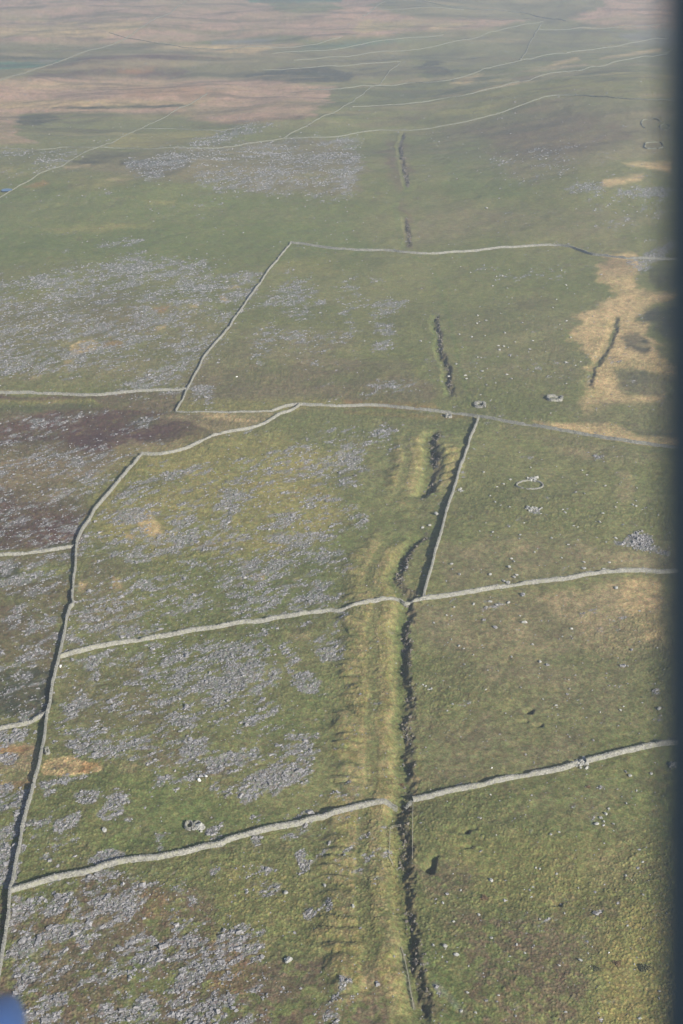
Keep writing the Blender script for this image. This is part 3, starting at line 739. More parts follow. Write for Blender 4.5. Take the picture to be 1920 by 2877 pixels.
# ------------------------------------------------------------------ materials
def node_mat(name):
    m = bpy.data.materials.new(name); m.use_nodes = True
    nt = m.node_tree; b = nt.nodes['Principled BSDF']
    b.inputs['Roughness'].default_value = .95
    b.inputs['Specular IOR Level'].default_value = .15
    return m, nt, b
def noise_node(nt, vec, scale, detail=4, rough=.6):
    n = nt.nodes.new('ShaderNodeTexNoise'); n.inputs['Scale'].default_value = scale
    n.inputs['Detail'].default_value = detail; n.inputs['Roughness'].default_value = rough
    nt.links.new(vec, n.inputs['Vector']); return n
def mul_by_noise(nt, color_out, vec, scale, lo, hi, detail=4, clo=.3, chi=.7):
    n = noise_node(nt, vec, scale, detail)
    r = nt.nodes.new('ShaderNodeMapRange'); r.inputs['From Min'].default_value = clo; r.inputs['From Max'].default_value = chi
    r.inputs['To Min'].default_value = lo; r.inputs['To Max'].default_value = hi
    nt.links.new(n.outputs['Fac'], r.inputs['Value'])
    v = nt.nodes.new('ShaderNodeVectorMath'); v.operation = 'SCALE'
    nt.links.new(color_out, v.inputs[0]); nt.links.new(r.outputs[0], v.inputs['Scale'])
    return v.outputs[0]

def ground_material():
    m, nt, b = node_mat("turf_and_rock")
    at = nt.nodes.new('ShaderNodeAttribute'); at.attribute_name = 'tint'
    geo = nt.nodes.new('ShaderNodeNewGeometry')
    c = mul_by_noise(nt, at.outputs['Color'], geo.outputs['Position'], 1.9, .60, 1.40)
    c = mul_by_noise(nt, c, geo.outputs['Position'], .35, .80, 1.20)
    n = noise_node(nt, geo.outputs['Position'], .9, 3)
    mix = nt.nodes.new('ShaderNodeMix'); mix.data_type = 'RGBA'; mix.blend_type = 'MULTIPLY'
    ramp = nt.nodes.new('ShaderNodeValToRGB')
    ramp.color_ramp.elements[0].position = .35; ramp.color_ramp.elements[0].color = (.86, 1.04, .90, 1)
    ramp.color_ramp.elements[1].position = .65; ramp.color_ramp.elements[1].color = (1.12, .98, 1.0, 1)
    nt.links.new(n.outputs['Fac'], ramp.inputs[0])
    mix.inputs[0].default_value = 1
    nt.links.new(c, mix.inputs[6]); nt.links.new(ramp.outputs[0], mix.inputs[7])
    nt.links.new(mix.outputs[2], b.inputs['Base Color'])
    bn = noise_node(nt, geo.outputs['Position'], 2.2, 5, .7)
    bu = nt.nodes.new('ShaderNodeBump'); bu.inputs['Strength'].default_value = .8; bu.inputs['Distance'].default_value = .22
    nt.links.new(bn.outputs['Fac'], bu.inputs['Height']); nt.links.new(bu.outputs[0], b.inputs['Normal'])
    return m

def stone_material(name, rgb, var=.25, lichen=None):
    m, nt, b = node_mat(name)
    geo = nt.nodes.new('ShaderNodeNewGeometry')
    rgbn = nt.nodes.new('ShaderNodeRGB'); rgbn.outputs[0].default_value = (*rgb, 1)
    c = rgbn.outputs[0]
    vo = nt.nodes.new('ShaderNodeTexVoronoi'); vo.inputs['Scale'].default_value = 2.6
    nt.links.new(geo.outputs['Position'], vo.inputs['Vector'])
    r = nt.nodes.new('ShaderNodeMapRange'); r.inputs['To Min'].default_value = 1 - var; r.inputs['To Max'].default_value = 1 + var
    sep = nt.nodes.new('ShaderNodeSeparateColor'); nt.links.new(vo.outputs['Color'], sep.inputs[0])
    nt.links.new(sep.outputs[0], r.inputs['Value'])
    v = nt.nodes.new('ShaderNodeVectorMath'); v.operation = 'SCALE'; nt.links.new(c, v.inputs[0]); nt.links.new(r.outputs[0], v.inputs['Scale'])
    c = mul_by_noise(nt, v.outputs[0], geo.outputs['Position'], .5, .85, 1.15)
    if lichen:
        n = noise_node(nt, geo.outputs['Position'], .8, 4)
        rr = nt.nodes.new('ShaderNodeMapRange'); rr.inputs['From Min'].default_value = .5; rr.inputs['From Max'].default_value = .62
        nt.links.new(n.outputs['Fac'], rr.inputs['Value'])
        mx = nt.nodes.new('ShaderNodeMix'); mx.data_type = 'RGBA'
        mx.inputs[7].default_value = (*lichen, 1)
        nt.links.new(rr.outputs[0], mx.inputs[0]); nt.links.new(c, mx.inputs[6]); c = mx.outputs[2]
    nt.links.new(c, b.inputs['Base Color'])
    bn = noise_node(nt, geo.outputs['Position'], 5, 4, .7)
    bu = nt.nodes.new('ShaderNodeBump'); bu.inputs['Strength'].default_value = .7; bu.inputs['Distance'].default_value = .08
    nt.links.new(bn.outputs['Fac'], bu.inputs['Height']); nt.links.new(bu.outputs[0], b.inputs['Normal'])
    return m

def plain_material(name, rgb, rough=.6, spec=.3, scale=6, lo=.85, hi=1.15):
    m, nt, b = node_mat(name)
    geo = nt.nodes.new('ShaderNodeNewGeometry')
    rgbn = nt.nodes.new('ShaderNodeRGB'); rgbn.outputs[0].default_value = (*rgb, 1)
    nt.links.new(mul_by_noise(nt, rgbn.outputs[0], geo.outputs['Position'], scale, lo, hi), b.inputs['Base Color'])
    b.inputs['Roughness'].default_value = rough; b.inputs['Specular IOR Level'].default_value = spec
    return m

M_GROUND = ground_material()
M_WALL = stone_material("dry_stone", (.185, .183, .165), .36, (.20, .20, .155))
M_BANK = stone_material("peat_stained_rock", (.12, .108, .09), .35)
M_FARWALL = stone_material("far_wall_stone", (.13, .132, .105), .34, (.13, .14, .085))  # darker stone for distant walls, their faintness with distance put into the colour
M_SCREE = stone_material("scree_stone", (.185, .181, .182), .42)
M_ROCK = stone_material("lichened_rock", (.23, .23, .215), .22, (.29, .29, .26))
M_QUARTZ = stone_material("white_quartz", (.5, .5, .48), .1)
M_WOOD = plain_material("weathered_timber", (.26, .24, .19))
M_RUSH = plain_material("brown_rush", (.16, .11, .065), .95, .1, 3, .6, 1.4)
M_BUSH = plain_material("dark_gorse", (.09, .095, .055), .95, .1, 3, .6, 1.4)

def tag(o, label=None, cat=None, group=None, kind=None):
    if label: o['label'] = label
    if cat: o['category'] = cat
    if group: o['group'] = group
    if kind: o['kind'] = kind
    return o
def link(name, me, mat=None, parent=None):
    o = bpy.data.objects.new(name, me); COL.objects.link(o)
    if mat is not None and not me.materials: me.materials.append(mat)
    if parent is not None: o.parent = parent
    return o
def empty(name, loc=(0, 0, 0)):
    o = bpy.data.objects.new(name, None); COL.objects.link(o); o.location = loc; return o

ii = (np.arange(NY - 1)[:, None] * NX + np.arange(NX - 1)[None, :]).ravel()
quads = np.stack([ii, ii + 1, ii + NX + 1, ii + NX], 1)
gme = big_mesh("ground", np.stack([GX, GY, GZ], 1), quads, 4)
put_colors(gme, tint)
ground = tag(link("ground", gme, M_GROUND), kind='structure')
ground['label'] = 'rough upland pasture of green, straw and brown turf'

def gzs(x, y):
    """ground height with the turf lumps that matter to things standing on it"""
    x = np.atleast_1d(np.asarray(x, float)); y = np.atleast_1d(np.asarray(y, float))
    return gz(x, y) + (fbm(x, y, 10, 3, 76) - .5) * .8 + sstep(600, 1200, y) * (fbm(x, y, 14, 3, 77) - .5) * 1.2 + \
        (1 - sstep(650, 1100, y)) * ((fbm(x, y, 2.6, 3, 75) - .5) * .42 + .08)

# ------------------------------------------------------------------ loose stones
rng = np.random.default_rng(11)
BOX = np.array([[-1, -1, -1], [1, -1, -1], [1, 1, -1], [-1, 1, -1], [-1, -1, 1], [1, -1, 1], [1, 1, 1], [-1, 1, 1]], float)
BOXF = np.array([[0, 3, 2], [0, 2, 1], [4, 5, 6], [4, 6, 7], [0, 1, 5], [0, 5, 4], [1, 2, 6], [1, 6, 5], [2, 3, 7], [2, 7, 6], [3, 0, 4], [3, 4, 7]])
def stone_batch(x, y, z, size, flat=.45, tilt=.4, seed=0):
    """angular slabs: jittered, tapered, tilted boxes"""
    r = np.random.default_rng(seed); n = len(x)
    v = BOX[None] * np.ones((n, 1, 1)) + r.uniform(-.45, .45, (n, 8, 3))
    v[:, 4:, :2] *= r.uniform(.45, .95, (n, 1, 1))
    s = np.stack([r.uniform(.7, 1.5, n), r.uniform(.5, 1.0, n), r.uniform(.5, 1.3, n) * flat], 1) * (size[:, None] / 2)
    v = v * s[:, None, :]
    a = r.uniform(-.7, .7, n) + 0.75 + np.where(r.random(n) < .3, r.uniform(0, 3.1, n), 0)
    tx, ty = r.normal(0, tilt * .5, n), r.normal(0, tilt * .5, n)
    vx, vy, vz = v[..., 0], v[..., 1], v[..., 2]
    vz, vx = vz * np.cos(tx)[:, None] + vx * np.sin(tx)[:, None], vx * np.cos(tx)[:, None] - vz * np.sin(tx)[:, None]
    vz, vy = vz * np.cos(ty)[:, None] + vy * np.sin(ty)[:, None], vy * np.cos(ty)[:, None] - vz * np.sin(ty)[:, None]
    ca, sa = np.cos(a)[:, None], np.sin(a)[:, None]
    X = vx * ca - vy * sa + x[:, None]; Y = vx * sa + vy * ca + y[:, None]
    Z = vz + (z + size * flat * .12)[:, None]
    V = np.stack([X, Y, Z], -1).reshape(-1, 3)
    F = (np.arange(n)[:, None, None] * 8 + BOXF[None]).reshape(-1, 3)
    return V, F

NC = 900000
dep = np.radians(rng.uniform(9.5, 46.0, NC)); cy = CAM_H / np.tan(dep)
cx = rng.uniform(-.275, .275, NC) * np.sqrt(cy ** 2 + 240.0 ** 2)
sc, cov = scree_cover(cx, cy)
slant = np.hypot(cy, CAM_H)
# pieces per patch of ground fall with distance (only the bigger blocks are worth building there)
keep = rng.random(NC) < np.where(sc > .45, .36, 0) + np.where(sc <= .45, .0025 + .03 * np.clip(cov * 2.2, 0, 1), 0)
cx, cy, sc, cov, slant = (a[keep] for a in (cx, cy, sc, cov, slant))
size = np.clip(np.exp(rng.normal(-1.0, .55, len(cx))), .22, 1.9) * np.where(sc > .5, 1, .8)
size = np.maximum(size, .00075 * slant * rng.uniform(.8, 1.5, len(cx)))
cz = gzs(cx, cy)
U_, V_ = to_img(cx, cy, hills(cx, cy))
regions = [
 ('grey limestone-like scree lying in diagonal clumps over the pasture left of the trench, between the two long cross walls', (V_ > 1735 - (U_ - 180) * .03) & (V_ <= 2480 - (U_ - 30) * .20) & (U_ < 1060)),
 ('grey scree spread through brown and green turf below the lowest cross wall', (V_ > 2480 - (U_ - 30) * .20) & (U_ < 1130)),
 ('thin sprinkle of small pale stones over the open pastures right of the trench', (U_ >= 1060) & (V_ > 1180)),
 ('grey scree on the yellowish pasture below the heather, above the upper long cross wall', (V_ > 1180) & (V_ <= 1760) & (U_ > 215)),
 ('grey scree streaks in the dark heather at the left edge', (V_ > 1180) & (U_ <= 215)),
 ('bluish grey scree on the slope above the heather and round the diagonal wall', (V_ > 640) & (V_ <= 1180)),
 ('far grey scree sheets on the shallow ridge beyond the green sward', (V_ <= 640)),
]
used = np.zeros(len(cx), bool)
for k, (lab, m) in enumerate(regions):
    m = m & ~used; used |= m
    if m.sum() < 3: continue
    V3, F3 = stone_batch(cx[m], cy[m], cz[m], size[m], seed=100 + k)
    nm = "scattered_stones" if k == 2 else "scree"
    lab = lab.replace('limestone-like ', '')
    tag(link(nm, big_mesh(nm, V3, F3, 3, False), M_SCREE), lab, 'stones' if k == 2 else 'scree', None, 'stuff')
print("loose stones", len(cx))

def bank_rocks():
    """broken rock showing along the steep sides of the workings"""
    r = np.random.default_rng(77); xs, ys, zs = [], [], []
    for k, (P, dep_, bw, fw, rh, rr, rhr) in enumerate(TRW[:5]):
        L = np.sum(np.hypot(*(P[1:] - P[:-1]).T))
        if L < 25: continue
        Q, q = resample(P, .5); tg = np.gradient(Q, axis=0); tg /= np.hypot(*tg.T)[:, None]
        n = int(L * 3.4); i = r.integers(0, len(Q), n); s_ = r.normal(.1, bw * .36, n)
        x = Q[i, 0] + tg[i, 1] * -s_ * -1 * np.sign(-tg[i, 1]); y = Q[i, 1] + r.uniform(-.6, .6, n)
        ok = fbm(x, y, 5, 3, 91) > .5
        xs.append(x[ok]); ys.append(y[ok])
    x, y = np.concatenate(xs), np.concatenate(ys)
    size = np.clip(np.exp(r.normal(-.75, .4, len(x))), .25, 1.2)
    V, F = stone_batch(x, y, gzs(x, y), size, .8, .9, 78)
    tag(link('bank_rubble', big_mesh('bank_rubble', V, F, 3, False), M_BANK), 'dark broken rock along the steep bank of the long trench', 'rubble', None, 'stuff')

# ------------------------------------------------------------------ dry stone walls
def resample(P, step):
    seg = np.hypot(*(P[1:] - P[:-1]).T); s = np.concatenate([[0], np.cumsum(seg)])
    n = max(2, int(s[-1] / step) + 1); q = np.linspace(0, s[-1], n)
    return np.stack([np.interp(q, s, P[:, 0]), np.interp(q, s, P[:, 1])], 1), q
def smooth_line(P, it=2):
    for _ in range(it):
        Q = [P[0]]
        for a, b in zip(P[:-1], P[1:]): Q += [a * .75 + b * .25, a * .25 + b * .75]
        Q.append(P[-1]); P = np.array(Q)
    return P
def make_wall(label, pts, h=1.6, w=.85, name='dry_stone_wall', cat='stone wall', group='dry stone field walls', rough=1.0, smooth=2, seed=0, gaps=()):
    P = W(extend_line(pts))
    P = smooth_line(P, smooth) if len(P) > 2 and smooth else P
    dist = np.median(np.hypot(P[:, 0], P[:, 1]))
    if dist > 640 and 'field' in group: h, w = h * .86, w * .80
    step = float(np.clip(dist / 900, .45, 2.5))
    Q, q = resample(P, step)
    n = len(Q); r = np.random.default_rng(seed + 500)
    wig = (fbm(q, q * 0 + seed * 7.7, 9, 3, 81) - .5) * .9
    tg = np.gradient(Q, axis=0); tg /= np.hypot(*tg.T)[:, None] + 1e-9
    nr = np.stack([-tg[:, 1], tg[:, 0]], 1)
    Q = Q + nr * wig[:, None]
    z = gzs(Q[:, 0], Q[:, 1])
    z = np.convolve(np.pad(z, 2, mode='edge'), np.ones(5) / 5, 'valid')
    hh = h * (.92 + .16 * fbm(q, q * 0, 12, 3, 82 + seed) + r.normal(0, .035, n) * rough)
    hh *= 1 - rough * .42 * sstep(.64, .80, fbm(q, q * 0, 6, 2, 83 + seed))
    prof = [(-.5, -.6), (-.47, .0), (-.40, .5), (-.30, .93), (0, 1.0), (.30, .93), (.40, .5), (.47, .0), (.5, -.6)]
    V = np.zeros((n, len(prof), 3))
    for k, (a, b) in enumerate(prof):
        off = a * w + r.normal(0, .045, n) * rough
        zz = z + np.where(b < 0, b, b * hh + (r.normal(0, .04, n) if b > .1 else 0))
        V[:, k, :2] = Q + nr * off[:, None] + tg * r.normal(0, step * .12, n)[:, None]; V[:, k, 2] = zz
    m = len(prof)
    F = []
    a = (np.arange(n - 1)[:, None] * m + np.arange(m - 1)[None]).ravel()
    F = np.stack([a, a + m, a + m + 1, a + 1], 1)
    tri = np.concatenate([F[:, [0, 1, 2]], F[:, [0, 2, 3]]])
    caps = []
    for base in (0, (n - 1) * m):
        for k in range(1, m - 1):
            caps.append([base, base + k, base + k + 1] if base == 0 else [base, base + k + 1, base + k])
    tri = np.concatenate([tri, np.array(caps)])
    mid = Q[n // 2]; o = np.array([mid[0], mid[1], z[n // 2]])
    root = tag(empty(name, o), label, cat, group, 'thing')
    link('wall_body', big_mesh('wall_body', V.reshape(-1, 3) - o, tri, 3, False), M_WALL if dist < 1120 else M_FARWALL, root)
    if dist < 1250:
        cs = float(np.clip(dist / 1100, .38, 1.2))
        Qc, qc = resample(Q, cs); nc = len(Qc)
        zc = np.interp(qc, np.linspace(0, qc[-1], n), z + hh)
        tc = np.gradient(Qc, axis=0); ang = np.arctan2(tc[:, 1], tc[:, 0])
        v = BOX[None] * np.ones((nc, 1, 1)) + r.uniform(-.3, .3, (nc, 8, 3))
        v = v * np.stack([np.full(nc, cs * .42), r.uniform(.2, .34, nc) * w / .85, r.uniform(.07, .26, nc)], 1)[:, None]
        ca, sa = np.cos(ang)[:, None], np.sin(ang)[:, None]
        X = v[..., 0] * ca - v[..., 1] * sa + Qc[:, 0:1]; Y = v[..., 0] * sa + v[..., 1] * ca + Qc[:, 1:2]
        Z = v[..., 2] + zc[:, None] + .03
        keepc = r.random(nc) > -1
        VV = (np.stack([X, Y, Z], -1) - o)[keepc].reshape(-1, 3)
        FF = (np.arange(keepc.sum())[:, None, None] * 8 + BOXF[None]).reshape(-1, 3)
        link('coping', big_mesh('coping', VV, FF, 3, False), M_WALL if dist < 1120 else M_FARWALL, root)
    return root

WALLS = [
 ('long grey wall running down the left side, dark shadow along its left face', T(3, (650, 1045), (600, 1105), (545, 1165)) + T(5, (500, 150), (440, 215), (400, 280), (372, 325), (360, 350), (352, 380), (350, 440), (343, 520), (335, 590), (330, 635), (340, 655), (322, 668), (312, 700), (300, 760), (285, 850), (275, 905), (262, 950), (245, 1010), (232, 1080), (222, 1150)) + T(7, (215, 10), (210, 90), (195, 180), (180, 260), (158, 320), (140, 400), (115, 490), (100, 570), (80, 660), (62, 770), (48, 830), (38, 930), (25, 1040), (10, 1140), (-4, 1220)), dict(h=1.5)),
 ('wavy grey wall stepping down from the bog wall to the corner below the purple heather', T(3, (650, 1045), (700, 1045), (770, 1042), (850, 1020), (900, 995), (960, 965), (1000, 950), (1080, 938), (1170, 918), (1240, 890), (1290, 855), (1330, 848), (1350, 838), (1375, 818)), {}),
 ('very long wall crossing the whole hillside under the straw bog', T(3, (1250, 845), (1320, 820), (1375, 815), (1440, 820), (1568, 822)) + T(4, (120, 820), (200, 822), (300, 832), (380, 842), (480, 852), (560, 862), (630, 872), (720, 888), (840, 907), (940, 925), (1050, 942), (1150, 958), (1250, 975), (1350, 990), (1450, 1003), (1568, 1015)), {}),
 ('low faint wall along the tan strip below the foot of the diagonal wall', T(3, (808, 847), (920, 848), (1020, 850), (1150, 848), (1250, 845)), dict(h=.9, w=.8, rough=1.6)),
 ('wall along the upper edge of the dark heather, meeting the diagonal wall', T(3, (0, 762), (120, 762), (250, 768), (380, 774), (450, 775), (540, 765), (620, 755), (700, 752), (790, 748), (856, 748)), {}),
 ('diagonal wall climbing from the heather to the far corner of the stony field', T(3, (808, 845), (840, 790), (860, 748), (885, 700), (920, 630), (950, 580), (990, 530), (1040, 480), (1070, 430), (1110, 375), (1150, 315), (1200, 250), (1240, 190), (1290, 130), (1335, 73)), dict(h=1.45, w=.75)),
 ('gently curving wall across the top of the stony field above the straw bog', T(3, (1335, 71), (1400, 80), (1470, 90), (1568, 103)) + T(4, (120, 108), (210, 106), (300, 118), (420, 122), (500, 116), (600, 110), (700, 100), (800, 90), (900, 82), (1000, 83), (1060, 92), (1110, 110), (1150, 125), (1190, 128), (1260, 136), (1330, 145), (1568, 148)), {}),
 ('straight wall with a deep dark shadow, coming down beside the upper trench', T(4, (628, 880), (605, 940), (585, 985), (570, 1040), (550, 1100), (530, 1165)) + T(6, (510, 140), (490, 200), (470, 270), (455, 335), (435, 400), (420, 460), (405, 520), (390, 570), (378, 618)), dict(h=1.75)),
 ('upper of the two long pale cross walls, crossing over the trench', T(5, (278, 900), (340, 880), (450, 855), (550, 835), (640, 820), (740, 800), (850, 785), (920, 772), (1000, 762), (1100, 740), (1180, 735), (1280, 715), (1400, 697), (1500, 685)) + T(6, (0, 683), (60, 670), (130, 655), (200, 642), (262, 636), (285, 650), (300, 650), (330, 640), (380, 630), (460, 618), (590, 603), (700, 582), (790, 568), (850, 558), (950, 550), (1060, 535), (1140, 517), (1230, 505), (1330, 500), (1410, 500), (1480, 507), (1568, 497)), {}),
 ('short tumbled wall across the left edge ending at the bend of the long left wall', T(5, (348, 384), (280, 398), (200, 410), (100, 422), (0, 432)), dict(h=1.3)),
 ('short wall at the left edge between dark heather and orange bog', T(7, (208, 17), (160, 40), (90, 65), (0, 82)), dict(h=1.3)),
 ('lowest long wall, left of the trench, climbing to the gap beside the green track', T(7, (50, 835), (120, 815), (200, 785), (290, 765), (400, 747), (500, 712), (620, 690), (720, 685), (850, 655), (940, 630), (1000, 622), (1060, 590), (1180, 565), (1250, 545), (1380, 515), (1460, 495)) + T(8, (0, 478), (60, 457), (130, 442), (200, 432), (255, 440)), {}),
 ('broken stub of wall standing alone in the gap by the trench', T(8, (290, 434), (306, 424), (318, 418)), dict(h=1.1, w=1.1, rough=2, smooth=0)),
 ('pale wall starting at the right lip of the trench and ending at the tumbled gap', T(8, (328, 410), (450, 385), (560, 360), (680, 335), (800, 310), (930, 285), (1020, 268), (1080, 248)), {}),
 ('pale wall running from the tumbled gap to the right edge of the lowest field', T(8, (1122, 238), (1200, 215), (1300, 190), (1420, 160), (1500, 150), (1568, 147)), {}),
 # far walls
 ('far wall curving over the crest of the brown hill on the right', T(1, (1300, 636), (1450, 634), (1568, 628)) + T(2, (60, 612), (130, 603), (200, 598), (330, 600), (470, 578), (600, 555), (750, 510), (870, 470), (960, 440), (1080, 435), (1230, 448), (1380, 460), (1540, 466)), dict(h=1.18, w=0.83)),
 ('far low wall running left from the ridge scree to the left edge', T(1, (0, 678), (100, 685), (200, 690), (300, 676), (420, 680), (580, 678), (700, 685), (950, 685), (1090, 670), (1180, 650), (1300, 636)), dict(h=1.05, w=0.83)),
 ('long far wall slanting up from the little pond through the tan moor', T(1, (0, 905), (100, 850), (200, 790), (330, 745), (400, 690), (470, 675), (560, 630), (650, 590), (740, 545), (850, 490), (950, 430)), dict(h=1.05, w=0.83)),
 ('far wall slanting through the pink moor towards the top', T(1, (330, 262), (500, 210), (640, 140), (700, 95), (800, 50), (850, 5)), dict(h=1.12, w=0.98)),
 ('far wall slanting up beside the ridge to the cross wall', T(1, (1300, 636), (1340, 610), (1450, 555), (1568, 505)) + T(2, (50, 467), (150, 395), (200, 352), (270, 285)), dict(h=1.05, w=0.90)),
 ('short far wall with a dark shadow climbing the green slope near the top', T(2, (820, 275), (860, 205), (900, 135), (922, 108)), dict(h=1.36, w=0.90)),
 ('far wall curving below the tan streak under the short dark wall', T(1, (1420, 412), (1500, 411)) + T(2, (0, 410), (150, 395), (280, 380), (430, 378), (520, 365), (640, 325), (760, 293), (820, 278), (900, 262), (1050, 240), (1200, 222), (1330, 195), (1500, 175)), dict(h=1.12, w=0.90)),
 ('far wall sweeping along the green hollow towards the right edge', T(2, (50, 490), (200, 485), (330, 475), (450, 455), (560, 440), (660, 415), (780, 385), (860, 370), (900, 352), (1100, 325), (1200, 300), (1330, 275), (1540, 218)), dict(h=1.12, w=0.90)),
 ('far dark wall slanting down through the topmost moor', T(2, (340, 2), (560, 40), (800, 55), (900, 75), (1030, 98)), dict(h=1.36, w=1.05)),
 ('far wall level with the top of the short dark wall', T(2, (905, 135), (1050, 135), (1200, 130), (1400, 120), (1540, 112)), dict(h=1.18, w=0.98)),
 ('far wall curving over the pale slope left of the short dark wall', T(1, (1350, 278), (1460, 270)) + T(2, (0, 260), (200, 235), (330, 230), (450, 210), (600, 180), (660, 155), (850, 110), (925, 98)), dict(h=0.99, w=0.90)),
 ('faint far wall crossing the olive field at the left', T(1, (650, 592), (800, 590), (960, 600), (1080, 592)), dict(h=0.93, w=0.83)),
 ('faint far wall below the dark gorse speckles', T(1, (1210, 322), (1400, 314)) + T(2, (0, 305), (150, 290), (270, 283)), dict(h=0.99, w=0.90)),
 ('faint far wall along the foot of the pink moor', T(1, (1250, 247), (1400, 236)) + T(2, (0, 225), (120, 195), (300, 178), (470, 160)), dict(h=0.99, w=0.90)),
 ('topmost far wall beside the straw streaks', T(2, (130, 45), (350, 40), (560, 46)), dict(h=1.05, w=0.98)),
 ('far field wall edging the small bright green field at the left', T(1, (0, 375), (100, 342), (200, 305), (330, 262)), dict(h=0.99, w=0.90)),
 ('far field wall slanting up to the bright green field at the top', T(2, (100, 75), (150, 45), (205, -5)), dict(h=1.12, w=0.98)),
 ('far wall along the top edge of the upper pink moor', T(1, (500, 150), (760, 205), (980, 232), (1330, 222), (1568, 170)), dict(h=0.93, w=0.90)),
]
bank_rocks()
for k, (lab, pts, kw) in enumerate(WALLS):
    make_wall(lab, pts, seed=k, **kw)

def ring(label, tile, cx_, cy_, rx, ry, h=1.0, w=1.0, gap=0, a0=0, name='sheepfold', cat='ruined fold', seed=0, sq=0, grp='ruined stone folds and hut rings'):
    n = 22
    ths = [a0 + gap / 2 + k * (2 * math.pi - gap) / n for k in range(n + 1)]
    pts = []
    for th in ths:
        c_, s_ = math.cos(th), math.sin(th)
        k = 1 if not sq else (abs(c_) ** 4 + abs(s_) ** 4) ** -.25 * .92
        pts.append((cx_ + rx * c_ * k * (1 + .06 * math.sin(3 * th + seed)), cy_ + ry * s_ * k))
    return make_wall(label, T(tile, *pts), h=h, w=w, name=name, cat=cat, group=grp, rough=2.2, smooth=0, seed=200 + seed)
ring('squarish stone fold with a thick wall near the right edge on the brown hill', 2, 1432, 670, 45, 17, 1.0, 1.0, .3, 1.2, sq=1, seed=1)
ring('open curved stone fold above the squarish fold on the brown hill', 2, 1420, 568, 45, 24, .8, .9, 2.6, .9, seed=2)
ring('small triangular stone fold right of the open curved fold', 2, 1485, 585, 22, 14, .8, .9, .4, 1, seed=3)
ring('long low rectangular stone ruin by the edge of the straw bog', 4, 980, 786, 34, 10, 1.2, 1.6, .5, 0, sq=1, name='stone_ruin', cat='ruin', seed=4)
ring('small thick stone pen just above the long bog wall', 4, 637, 817, 21, 9, 1.2, 1.9, .3, 1, sq=1, name='stone_pen', cat='stone pen', seed=5)
ring('large oval ring of low stones lying in the green upper right pasture', 6, 866, 104, 60, 18, .4, .7, .25, 2, name='hut_circle', cat='stone ring', seed=6)
ring('left one of two small joined stone rings above the lowest wall', 7, 869, 527, 16, 17, .9, .6, .3, 1, name='hut_circle', cat='stone ring', seed=7)
ring('right one of two small joined stone rings above the lowest wall', 7, 908, 524, 14, 14, .9, .6, .3, 3, name='hut_circle', cat='stone ring', seed=8)
ring('tiny rectangular stone pen beside the straw bog at the left wall', 7, 220, 190, 10, 14, .9, .7, 1.2, -.6, sq=1, name='stone_pen', cat='stone pen', seed=9)
ring('little stone square ruin just below the long bog wall by the trench head', 4, 492, 868, 13, 7, 1.0, 1.2, .6, 2, sq=1, name='stone_ruin', cat='ruin', seed=10)

# ------------------------------------------------------------------ cairns and tumbles
def stone_heap(name, label, cat, tile, px, py, rx, ry, n, size, hgt, seed, mat=M_ROCK):
    r = np.random.default_rng(seed)
    c = W(T(tile, (px, py)))[0]
    # radii are given in metres on the ground
    a = r.uniform(0, 2 * np.pi, n); q = np.sqrt(r.random(n)) * r.uniform(.4, 1.2, n)
    x = c[0] + rx * q * np.cos(a); y = c[1] + ry * q * np.sin(a)
    z = gzs(x, y) + hgt * np.clip(1 - q, 0, 1) * r.uniform(.5, 1, n)
    V, F = stone_batch(x, y, z, size * np.exp(r.normal(0, .35, n)), .8, .9, seed)
    o = np.array([c[0], c[1], gzs(c[0], c[1])[0]])
    ob = link(name, big_mesh(name, V - o, F, 3, False), mat); ob.location = o
    return tag(ob, label, cat, 'heaps of tumbled stone')
stone_heap('cairn', 'spread grey cairn with a dark hollow in the upper right pasture', 'cairn', 6, 1375, 362, 6, 9, 320, .5, .5, 301, M_SCREE)
stone_heap('rubble_heap', 'tumbled stones filling the gap in the lowest right wall', 'rubble', 8, 1102, 240, 2.6, 2.6, 60, .55, .9, 302)
stone_heap('rubble_heap', 'bright heap of stones in the right one of the joined rings', 'rubble', 7, 916, 532, 2.2, 2.6, 40, .7, .7, 303)
stone_heap('rubble_heap', 'small heap of stones below the large oval stone ring', 'rubble', 6, 878, 216, 3.5, 3.2, 46, .7, .5, 304)
stone_heap('rubble_heap', 'small heap of stones on the rim of the large oval stone ring', 'rubble', 6, 878, 78, 2.4, 3.2, 34, .7, .6, 305)
stone_heap('rubble_heap', 'loose heap of stones in the pasture beside the wall with the deep shadow', 'rubble', 6, 540, 132, 2.0, 2.5, 22, .6, .4, 306)
stone_heap('rubble_heap', 'small pale heap of stones by the far right corner of the lowest field', 'rubble', 8, 1517, 248, 1.2, 1.8, 12, .7, .3, 307)

# ------------------------------------------------------------------ single boulders
def boulder_mesh(seed, sub=2):
    bm = bmesh.new(); bmesh.ops.create_icosphere(bm, subdivisions=sub, radius=1)
    r = np.random.default_rng(seed)
    pl = [(Vector(r.normal(0, 1, 3)).normalized(), r.uniform(.55, .85)) for _ in range(9)]
    sc3 = Vector((r.uniform(.85, 1.35), r.uniform(.65, 1.0), r.uniform(.55, .85)))
    for v in bm.verts:
        for n, d in pl:
            k = v.co.dot(n)
            if k > d: v.co -= n * (k - d)
        v.co = Vector((v.co.x * sc3.x, v.co.y * sc3.y, v.co.z * sc3.z)) + Vector(r.normal(0, .035, 3))
    me = bpy.data.meshes.new('boulder'); bm.to_mesh(me); bm.free()
    return me
BM_R = [boulder_mesh(s) for s in range(7)]
for me in BM_R: me.materials.append(M_ROCK)
BM_W = [boulder_mesh(s) for s in (21, 22)]
for me in BM_W: me.materials.append(M_QUARTZ)
BM_D = [boulder_mesh(s) for s in (31, 32)]
